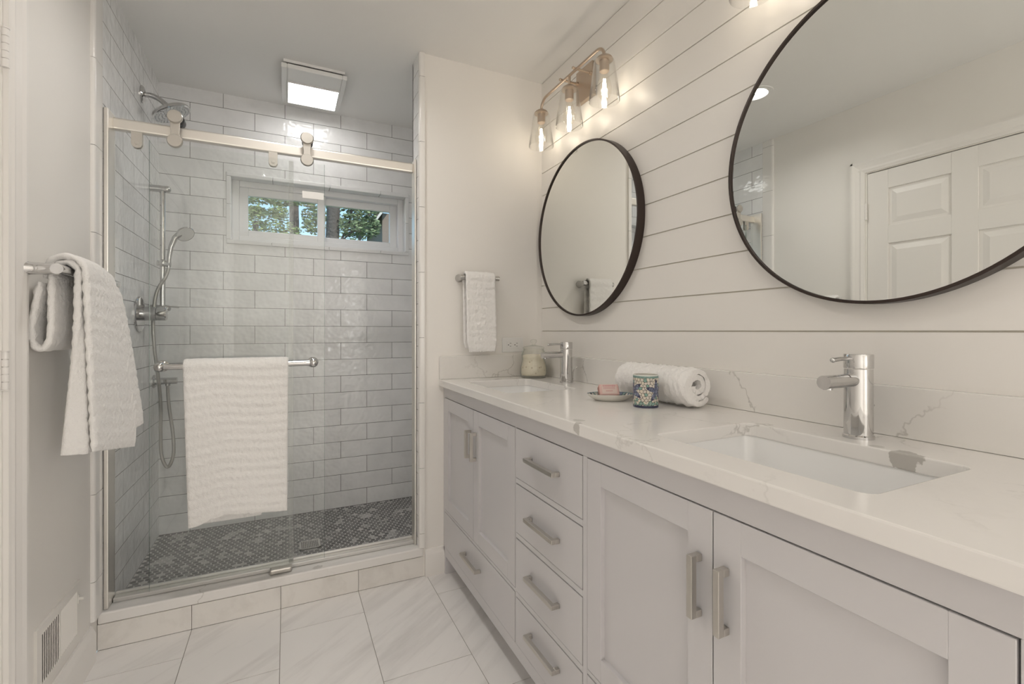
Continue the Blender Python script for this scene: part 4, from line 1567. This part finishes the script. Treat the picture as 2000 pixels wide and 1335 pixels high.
# ------------------------------------------------------------------ vanity lights
def vanity_light(yc, label):
    xb, zb_ = 1.112, 2.256
    t = thing('vanity_light', label, 'wall light', (XR, yc, 2.24), 'three-shade vanity wall lights')
    mb = MB().box(XR - 0.022, XR - 0.0008, yc - 0.062, yc + 0.062, 2.165, 2.312)
    mb.build('backplate', M['bronze'], t, bevel=0.002)
    # long bar with bent-down ends
    pts = []
    half = 0.250
    rb = 0.048
    for k in range(9):
        a = PI / 2 * k / 8
        pts.append((xb, yc + half - rb + rb * math.cos(a), zb_ - rb + rb * math.sin(a)))
    left = [(xb, yc + half, 2.190)] + pts
    right = [(p[0], 2 * yc - p[1], p[2]) for p in left][::-1]
    MB().tube(left + right, 0.0062, 14).build('bar', M['bronze'], t, smooth=True)
    for dy in (-0.052, 0.052):
        mb = MB().cyl((XR - 0.022, yc + dy, zb_ + 0.004), (xb - 0.014, yc + dy, zb_ + 0.004), 0.0052, 14)
        mb.ball((xb - 0.014, yc + dy, zb_ + 0.004), 0.0065)
        mb.cyl((XR - 0.030, yc + dy, zb_ + 0.004), (XR - 0.022, yc + dy, zb_ + 0.004), 0.009, 16)
        mb.build('arm', M['bronze'], t, smooth=True)
    MB().cyl((xb, yc, zb_), (xb, yc, 2.205), 0.0058, 14).build('stem', M['bronze'], t, smooth=True)
    for dy in (half, 0.0, -half):
        y = yc + dy
        mb = MB().lathe([(0.007, 2.214), (0.016, 2.212), (0.029, 2.203), (0.034, 2.196), (0.034, 2.192), (0.019, 2.190), (0.0185, 2.150), (0.0165, 2.148), (0, 2.148)], (xb, y, 0), (0, 0, 1), 32)
        mb.build('socket', M['bronze'], t, smooth=True)
        mb = MB().lathe([(0.0195, 2.1915), (0.036, 2.1915), (0.0385, 2.190), (0.0410, 2.184), (0.0600, 2.036), (0.0592, 2.034), (0.0578, 2.036), (0.0390, 2.182), (0.0370, 2.1875), (0.0195, 2.1875)], (xb, y, 0), (0, 0, 1), 48, closed=True)
        mb.build('shade', M['shade'], t, smooth=True, sharp=40)
        prof = [(0.0125, 2.149), (0.0130, 2.140), (0.0170, 2.125), (0.0235, 2.108), (0.0275, 2.090), (0.0285, 2.078), (0.0265, 2.062), (0.0200, 2.050), (0.0110, 2.044), (0, 2.0425)]
        bl = MB().lathe(prof, (xb, y, 0), (0, 0, 1), 28).build('bulb', M['bulbglass'], t, smooth=True)
        mb = MB()
        for q in range(4):
            a = q * PI / 2 + 0.4
            mb.tube([(xb + 0.010 * math.cos(a), y + 0.010 * math.sin(a), 2.062), (xb + 0.004 * math.cos(a), y + 0.004 * math.sin(a), 2.120)], 0.0012, 6)
        mb.build('filament', M['filament'], bl)
        ld = bpy.data.lights.new('bulb_light', 'POINT')
        ld.energy = BULB_W
        ld.color = (1.0, 0.91, 0.79)
        ld.shadow_soft_size = 0.012
        lo = bpy.data.objects.new('bulb_light', ld)
        COL.objects.link(lo)
        lo.parent = t
        lo.location = Vector((xb, y, 2.092)) - Vector((XR, yc, 2.24))
    world_org()
    return t


vanity_light(1.738, 'three clear glass shades on a bronze bar above the far mirror')
vanity_light(0.592, 'three clear glass shades on a bronze bar above the large mirror, mostly out of frame')

# ------------------------------------------------------------------ outlet
t = thing('power_outlet', 'white horizontal duplex power outlet on the wall above the side splash', 'outlet', (1.039, YF, 1.0735))
MB().box(0.980, 1.098, YF - 0.006, YF - 0.0003, 1.0365, 1.1105).build('wall_plate', M['white'], t, bevel=0.003)
mb = MB().box(1.005, 1.073, YF - 0.0085, YF - 0.0055, 1.056, 1.091)
rc = mb.build('receptacle', M['white'], t, bevel=0.001)
mb = MB()
for dx in (1.021, 1.057):
    mb.box(dx - 0.001, dx + 0.008, YF - 0.0092, YF - 0.008, 1.0805, 1.0825)
    mb.box(dx - 0.001, dx + 0.007, YF - 0.0092, YF - 0.008, 1.0655, 1.0675)
    mb.cyl((dx - 0.008, YF - 0.0092, 1.0735), (dx - 0.008, YF - 0.008, 1.0735), 0.0026, 12)
mb.build('slots', M['slot'], rc)
world_org()

# ------------------------------------------------------------------ glass jar
JX, JY, JZ = 1.098, 2.040, 0.9152
t = thing('glass_jar', 'lidded glass jar of sandy bath salts in the far countertop corner', 'jar', (JX, JY, JZ))
outp = [(0.0, 0.0), (0.060, 0.0), (0.0655, 0.006), (0.0670, 0.022), (0.0660, 0.052), (0.0605, 0.076), (0.0570, 0.086), (0.0585, 0.096), (0.0600, 0.112), (0.0560, 0.128), (0.0510, 0.136), (0.0520, 0.140), (0.0500, 0.142)]
inp = [(0.0480, 0.141), (0.0480, 0.136), (0.0530, 0.126), (0.0565, 0.112), (0.0550, 0.096), (0.0535, 0.086), (0.0570, 0.075), (0.0625, 0.052), (0.0635, 0.022), (0.0610, 0.011), (0.0, 0.010)]
MB().lathe(outp + inp, (JX, JY, JZ), (0, 0, 1), 48).build('jar_body', M['jarglass'], t, smooth=True, sharp=60)
mb = MB().lathe([(0, 0.012), (0.0585, 0.012), (0.0622, 0.022), (0.0612, 0.052), (0.0560, 0.074), (0.0522, 0.086), (0.0535, 0.096), (0.0545, 0.108), (0.040, 0.113), (0.0, 0.116)], (JX, JY, JZ), (0, 0, 1), 48)
mb.build('bath_salts', M['wax'], t, smooth=True, sharp=80)
mb = MB().lathe([(0, 0.143), (0.0530, 0.143), (0.0540, 0.147), (0.0480, 0.152), (0.0240, 0.157), (0.0090, 0.161), (0.0080, 0.166), (0.0140, 0.172), (0.0160, 0.179), (0.0130, 0.186), (0.0, 0.189)], (JX, JY, JZ), (0, 0, 1), 40)
mb.build('jar_lid', M['jarglass'], t, smooth=True, sharp=60)
world_org()

# ------------------------------------------------------------------ rolled towel
RX, RZc = 1.096, 0.9155 + 0.065
def roll():
    mb = MB()
    turns, r0, r1 = 2.35, 0.012, 0.0565
    nU, nV = 190, 60
    th = 0.0162
    a_end = -0.95
    def cl(s):
        a = a_end - 2 * PI * turns * (1 - s)
        r = r0 + (r1 - r0) * s ** 0.92
        return r, a
    vs = []
    YR0, YR1 = 1.008, 1.335
    side = 2
    prof = []
    for i in range(nU + 1):
        r, a = cl(i / nU)
        prof.append((r, a))
    loop = []
    for i in range(nU + 1):
        r, a = prof[i]
        loop.append((r + th / 2, a, i / nU))
    for k in range(1, 5):                                   # rounded free end
        r, a = prof[-1]
        loop.append((r + th / 2 * math.cos(PI * k / 5), a + th / 2 * math.sin(PI * k / 5) / r, 1))
    for i in range(nU, -1, -1):
        r, a = prof[i]
        loop.append((r - th / 2, a, i / nU))
    n = len(loop)
    for j in range(nV + 1):
        v = j / nV
        y = YR0 + (YR1 - YR0) * v
        for (r, a, s) in loop:
            tel = 0.010 * (1 - s) * (1 if v < 0.5 else -1) * max(0.0, 1 - min(v, 1 - v) / 0.12)
            e = min(v, 1 - v)
            rnd = 1.0 - 0.10 * max(0.0, 1 - e / 0.06) ** 2 * (1 if s > 0.6 else 0.4)
            x = RX + r * rnd * math.cos(a) * 1.03
            z = RZc + r * rnd * math.sin(a) * 0.985
            p = Vector((x, y + tel, z))
            f = 0.0022 * (nz(p, 60, 4) + nz(p, 130, 9)) + (0.0016 * math.sin(2 * PI * y / 0.026 + 3.0 * math.sin(a * 2 + y * 30)) if s > 0.55 else 0)
            d = Vector((math.cos(a), 0, math.sin(a)))
            p += d * f
            p.z = max(p.z, 0.9158)
            p.x = min(p.x, XR - 0.0225)
            vs.append(p)
    fs = []
    for j in range(nV):
        for i in range(n):
            k = (i + 1) % n
            fs.append((j * n + i, j * n + k, (j + 1) * n + k, (j + 1) * n + i))
    # end caps: strips between outer and inner skin
    m = nU + 1
    for j in (0, nV):
        for i in range(nU):
            o1, o2 = i, i + 1
            i1, i2 = n - 1 - i, n - 2 - i
            q = (j * n + o1, j * n + o2, j * n + i2, j * n + i1)
            fs.append(q[::-1] if j == 0 else q)
        tail = [j * n + k for k in range(nU, nU + 6)]
        fs.append(tuple(tail[::-1] if j == 0 else tail))
    mb.add(vs, fs)
    return mb


o = roll().build('rolled_towel', M['terry2'], None, smooth=True, sharp=70)
tag(o, 'white ribbed towel rolled up on the countertop between the two sinks', 'towel')

# ------------------------------------------------------------------ mosaic tumbler and dish
def voro(cells, u, v, wrap):
    best = [9, 9]
    idx = -1
    for k, (cu, cv) in enumerate(cells):
        du = abs(u - cu)
        if wrap:
            du = min(du, wrap - du)
        d = du * du + (v - cv) ** 2
        if d < best[0]:
            best[1] = best[0]; best[0] = d; idx = k
        elif d < best[1]:
            best[1] = d
    return math.sqrt(best[1]) - math.sqrt(best[0]), idx


TX, TY, TZ = 0.985, 1.112, 0.9152
TR, TH = 0.0375, 0.097
def tumbler():
    t = thing('tumbler', 'white mosaic tumbler with blue starfish pattern in front of the rolled towel', 'tumbler', (TX, TY, TZ))
    rnd = random.Random(12)
    C = 2 * PI * TR
    cells = []
    nh, nw = 11, 25
    for i in range(nh):
        for j in range(nw):
            cells.append((((j + (0.5 if i % 2 else 0) + rnd.uniform(-0.3, 0.3)) / nw * C) % C, (i + 0.5 + rnd.uniform(-0.3, 0.3)) / nh * TH))
    nA, nH = 300, 120
    ang_cam = math.atan2(-TY, -TX)
    stars = []
    for k in range(3):
        stars.append(((ang_cam + math.radians(54) + k * 2 * PI / 3) % (2 * PI) * TR, TH * 0.52, math.radians((93, 80, 108)[k])))
    vs, col = [], []
    rows = [cells[i:i + 1] for i in range(0)]
    for h in range(nH + 1):
        z = TH * h / nH
        near = [c for c in cells if abs(c[1] - z) < 0.018]
        for a in range(nA):
            th_ = 2 * PI * a / nA
            vs.append((TX + TR * math.cos(th_), TY + TR * math.sin(th_), TZ + z))
            u = th_ * TR
            loc = [c for c in near if min(abs(c[0] - u), C - abs(c[0] - u)) < 0.018]
            e, idx = voro(loc, u, z, C) if loc else (1, 0)
            q = loc[idx] if loc else (0, 0)
            hsh = math.sin(q[0] * 9173.1 + q[1] * 5311.7) * 0.5 + 0.5
            if z > TH - 0.0025:
                c = (0.62, 0.66, 0.62)
            elif z > TH - 0.0085:
                c = (0.20, 0.31, 0.28) if (u * 1000) % 4.2 > 0.6 else (0.10, 0.16, 0.15)
            elif z < 0.007:
                c = (0.03, 0.035, 0.075)
            else:
                grout = e < 0.0011
                c = (0.05, 0.045, 0.04) if grout else (0.62 + 0.06 * hsh, 0.57 + 0.05 * hsh, 0.51)
                wave = 0.017 + 0.007 * math.sin(u * 2 * PI / (C / 9))
                if z < wave and not grout:
                    c = (0.24, 0.36, 0.31) if hsh > 0.45 else (0.60, 0.57, 0.52)
                if hsh > 0.965 and not grout:
                    c = (0.22, 0.36, 0.31)
                for (su, sv, rot) in stars:
                    du = (u - su + C / 2) % C - C / 2
                    dv = z - sv
                    r = math.hypot(du, dv)
                    aa = math.atan2(dv, du) - rot
                    sect = (aa + PI / 5) % (2 * PI / 5) - PI / 5
                    along, off = r * math.cos(sect), abs(r * math.sin(sect))
                    if r < 0.036 and off < 0.0072 * math.sin(PI * min(1, max(0, (along + 0.004) / 0.040))) ** 0.8:
                        c = (0.04, 0.04, 0.06) if grout else (0.12 + 0.10 * hsh, 0.14 + 0.10 * hsh, 0.22 + 0.11 * hsh)
                        if along > 0.026 or off > 0.0066:
                            c = (0.05, 0.05, 0.10)
                        break
            col.append((*c, 1))
    fs = []
    for h in range(nH):
        for a in range(nA):
            b = (a + 1) % nA
            fs.append((h * nA + a, h * nA + b, (h + 1) * nA + b, (h + 1) * nA + a))
    fs.append(tuple(range(nA))[::-1])
    MB().add(vs, fs).build('mosaic_wall', M['paint_col'], t, smooth=True, sharp=60, col=col, recalc=False)
    MB().lathe([(TR, TH), (TR - 0.0015, TH + 0.001), (TR - 0.0045, TH), (TR - 0.0048, 0.006), (0, 0.005)], (TX, TY, TZ), (0, 0, 1), 64).build('inner_wall', M['glazewhite'], t, smooth=True)
    world_org()


tumbler()

DXc, DYc, DZ0 = 0.968, 1.262, 0.9152
long_ax = Vector((0.9015, -0.4329, 0))
shrt_ax = Vector((0.4329, 0.9015, 0))
def dish():
    t = thing('soap_dish', 'oval white soap dish with blue-green mosaic rim beside the tumbler', 'soap dish', (DXc, DYc, DZ0))
    nA = 160
    A, B = 0.078, 0.052
    prof = [(0.0, 0.0), (0.58, 0.0), (0.64, 0.001), (0.84, 0.010), (0.97, 0.0195), (1.0, 0.0215), (0.985, 0.0225)]
    inner = [(0.985, 0.0225), (0.955, 0.0205), (0.90, 0.0165), (0.82, 0.0125), (0.72, 0.0085), (0.60, 0.0055), (0.30, 0.0040), (0.0, 0.0038)]
    def surf(pr, sub):
        pts = []
        for (a, b) in zip(pr[:-1], pr[1:]):
            for k in range(sub):
                pts.append((a[0] + (b[0] - a[0]) * k / sub, a[1] + (b[1] - a[1]) * k / sub))
        pts.append(pr[-1])
        vs, fs = [], []
        for (r, h) in pts:
            r = max(r, 0.004)
            for k in range(nA):
                q = 2 * PI * k / nA
                vs.append(Vector((DXc, DYc, DZ0 + h)) + long_ax * (A * r * math.cos(q)) + shrt_ax * (B * r * math.sin(q)))
        n = len(pts)
        for i in range(n - 1):
            for k in range(nA):
                j = (k + 1) % nA
                fs.append((i * nA + k, i * nA + j, (i + 1) * nA + j, (i + 1) * nA + k))
        return vs, fs, pts
    vs, fs, _ = surf(prof, 2)
    MB().add(vs, fs).build('dish_body', M['glazewhite'], t, smooth=True, sharp=60)
    vs, fs, pts = surf(inner, 6)
    rnd = random.Random(5)
    cells = [(rnd.random() * 2 * PI * 0.07, 0.3 + rnd.random() * 0.7) for _ in range(420)]
    col = []
    for (r, h) in pts:
        for k in range(nA):
            q = 2 * PI * k / nA * 0.07
            loc = [(c[0], c[1] * 0.06) for c in cells if abs(c[1] - r) < 0.16 and min(abs(c[0] - q), 0.44 - abs(c[0] - q)) < 0.02]
            e, idx = voro(loc, q, r * 0.06, 0.4398) if loc else (1, 0)
            hs = math.sin((loc[idx][0] if loc else 0) * 7131.0) * 0.5 + 0.5
            if r > 0.95:
                c = (0.12, 0.16, 0.20) if hs > 0.3 else (0.22, 0.32, 0.30)
            elif r > 0.70:
                c = (0.05, 0.06, 0.07) if e < 0.0012 else ((0.22, 0.33, 0.30) if hs > 0.55 else ((0.14, 0.17, 0.25) if hs > 0.35 else (0.60, 0.57, 0.52)))
            else:
                c = (0.06, 0.06, 0.06) if e < 0.0008 else (0.60, 0.57, 0.52)
            col.append((*c, 1))
    MB().add(vs, fs).build('mosaic_rim', M['paint_col'], t, smooth=True, sharp=60, col=col, recalc=True)
    world_org()


dish()

# wrapped soap bar leaning in the dish
t = thing('soap_bar', 'pink paper-wrapped soap bar sitting in the oval soap dish', 'soap bar', (DXc, DYc, 0.925))
tilt = math.radians(48)
ux = (long_ax * 0.995 + shrt_ax * 0.10).normalized()
uy = (shrt_ax * math.cos(tilt) + Vector((0, 0, math.sin(tilt)))).normalized()
uz = ux.cross(uy).normalized()
if uz.z < 0:
    uz = -uz
sc_ = Vector((DXc, DYc + 0.004, 0.9445)) - long_ax * 0.004
MB().obox(sc_, ux, uy, uz, 0.066, 0.044, 0.022).build('wrapper', M['pink'], t, bevel=0.004, bseg=3)
for s in (-1, 1):
    MB().obox(sc_ + ux * (s * 0.0335), ux, uy, uz, 0.0015, 0.034, 0.014).build('folded_end', M['pinkend'], t, bevel=0.0005)
fc = sc_ + uz * 0.0113
MB().obox(fc + uy * 0.001, ux, uy, uz, 0.050, 0.036, 0.0006).build('label', M['pinkpale'], t)
mb = MB()
rnd = random.Random(9)
x = -0.021
while x < 0.021:
    w = rnd.uniform(0.0016, 0.0034)
    mb.obox(fc + uy * 0.0135 + ux * (x + w / 2) + uz * 0.0005, ux, uy, uz, w, 0.0058 + rnd.uniform(-0.001, 0.001), 0.0006)
    x += w + 0.0011
for yy in (0.0065, 0.0025):
    mb.obox(fc + uy * yy + uz * 0.0005, ux, uy, uz, 0.040, 0.0011, 0.0006)
x = -0.012
while x < 0.010:
    w = rnd.uniform(0.0014, 0.0028)
    mb.obox(fc - uy * 0.0065 + ux * (x + w / 2) + uz * 0.0005, ux, uy, uz, w, 0.003, 0.0006)
    x += w + 0.0009
mb.build('printing', M['pinkdark'], t)
world_org()

# ------------------------------------------------------------------ outside the window
MB_g = MB().box(-18, 22, YB + 0.3, 45, -0.6, -0.5)
struct('ground', MB_g, M['grass'])


def leaf_cloud(blobs, count, size, seed, c0, c1):
    """Loose crown of separate leaves gathered round several centres."""
    rnd = random.Random(seed)
    vs, fs, col = [], [], []
    for _ in range(count):
        bx, by, bz, r, sq = rnd.choice(blobs)
        while True:
            p = Vector((rnd.uniform(-1, 1), rnd.uniform(-1, 1), rnd.uniform(-1, 1)))
            if 0.15 < p.length < 1:
                break
        p = Vector((bx + p.x * r, by + p.y * r, bz + p.z * r * sq))
        d = Vector((rnd.uniform(-1, 1), rnd.uniform(-1, 1), rnd.uniform(-1, 0.4))).normalized()
        a, b, _d = MB.basis(d)
        s = size * rnd.uniform(0.6, 1.3)
        k = len(vs)
        vs += [p - a * s, p + b * s * 0.45 + d * s * 0.1, p + a * s, p - b * s * 0.45 + d * s * 0.1]
        fs.append((k, k + 1, k + 2, k + 3))
        m = rnd.random()
        c = tuple(c0[i] + (c1[i] - c0[i]) * m for i in range(3))
        col += [(*c, 1)] * 4
    return vs, fs, col


def tree(label, x, y, h, r, blobs, count, size, seed, c0, c1, limbs=()):
    t = thing('tree', label, 'tree', (x, y, -0.5), 'trees outside the shower window')
    rnd = random.Random(seed)
    pts = [(x + 0.04 * rnd.uniform(-1, 1), y, -0.5 + (h + 0.5) * k / 8) for k in range(9)]
    tr_ = MB().tube(pts, [r * (1.12 - 0.35 * k / 8) for k in range(9)], 14)
    tr_.build('trunk', M['bark'], t, smooth=True)
    if limbs:
        mb = MB()
        for lp, lr in limbs:
            mb.tube(catmull([Vector(p) for p in lp], 4), lr, 8)
        mb.build('branches', M['bark'], t, smooth=True)
    vs, fs, col = leaf_cloud(blobs, count, size, seed, c0, c1)
    MB().add(vs, fs).build('foliage', M['leaf'], t, col=col, recalc=False)
    world_org()
    return t


G0, G1 = (0.045, 0.08, 0.03), (0.34, 0.42, 0.18)
tree('tall tree with a slim dark trunk behind the left window pane', 0.20, 13.0, 9.0, 0.115,
     [(0.75, 12.6, 4.9, 0.55, 0.8), (0.85, 12.6, 4.25, 0.5, 0.8), (0.62, 12.6, 3.75, 0.28, 0.8), (-0.75, 12.5, 4.22, 0.42, 0.25), (-0.2, 12.6, 4.25, 0.40, 0.22), (0.3, 12.4, 4.24, 0.35, 0.22), (-0.62, 12.5, 3.95, 0.20, 0.5), (0.62, 12.7, 4.0, 0.3, 0.9), (1.9, 13.4, 4.0, 0.9, 0.9), (1.5, 13.6, 3.5, 0.6, 0.8)], 2700, 0.050, 21, G0, G1,
     [([(0.20, 13, 4.6), (-0.1, 12.9, 4.85), (-0.7, 12.7, 4.95)], 0.02)])
tree('tree with a thick dark trunk behind the right window pane', 0.672, 8.0, 7.0, 0.105,
     [(0.97, 8.05, 3.33, 0.30, 0.9), (1.13, 8.0, 3.15, 0.27, 0.9), (1.17, 8.0, 2.85, 0.25, 0.8), (0.95, 7.95, 2.85, 0.22, 0.9), (1.10, 8.1, 3.45, 0.30, 0.7)], 3000, 0.032, 33, (0.035, 0.06, 0.03), (0.26, 0.32, 0.16),
     [([(0.68, 8.0, 2.4), (0.92, 8.0, 2.9), (1.01, 8.0, 3.7)], 0.018), ([(0.70, 8.0, 2.5), (0.92, 7.95, 2.7), (1.28, 8.0, 3.1)], 0.013)])
tree('bushy green tree filling the lower left window pane', -0.55, 11.0, 3.4, 0.07,
     [(-0.7, 11, 3.15, 0.5, 0.6), (-0.3, 11, 3.35, 0.45, 0.55), (0.02, 11, 3.2, 0.36, 0.7), (-0.85, 11, 3.5, 0.3, 0.6), (-0.35, 10.9, 3.0, 0.5, 0.5), (-0.15, 11, 3.62, 0.22, 0.7), (-0.55, 11, 3.6, 0.2, 0.6)], 2600, 0.038, 45, (0.05, 0.085, 0.03), (0.36, 0.44, 0.16),
     [([(-0.55, 11, 2.6), (-0.2, 11, 3.1), (0.1, 11, 3.3)], 0.025), ([(-0.55, 11, 2.4), (-0.75, 11, 2.9), (-0.95, 11, 3.3)], 0.025)])

t = thing('neighbouring_house', 'dark gabled corner of a house at the right edge of the window view', 'house', (3.6, 9.1, -0.5))
MB().box(1.66, 5.6, 9.2, 11.1, -0.5, 3.40).build('house_wall', M['brick'], t)
mb = MB()
mb.prism([(1.52, 3.19), (3.5, 6.05), (5.8, 3.19), (5.8, 3.36), (3.5, 6.25), (1.47, 3.32)], 'Y', 8.9, 11.3)
mb.build('roof', M['roof'], t)
mb = MB().prism([(1.50, 3.17), (3.5, 6.05), (3.5, 6.10), (1.48, 3.21)], 'Y', 8.86, 8.9)
mb.build('fascia', M['fascia'], t)
world_org()
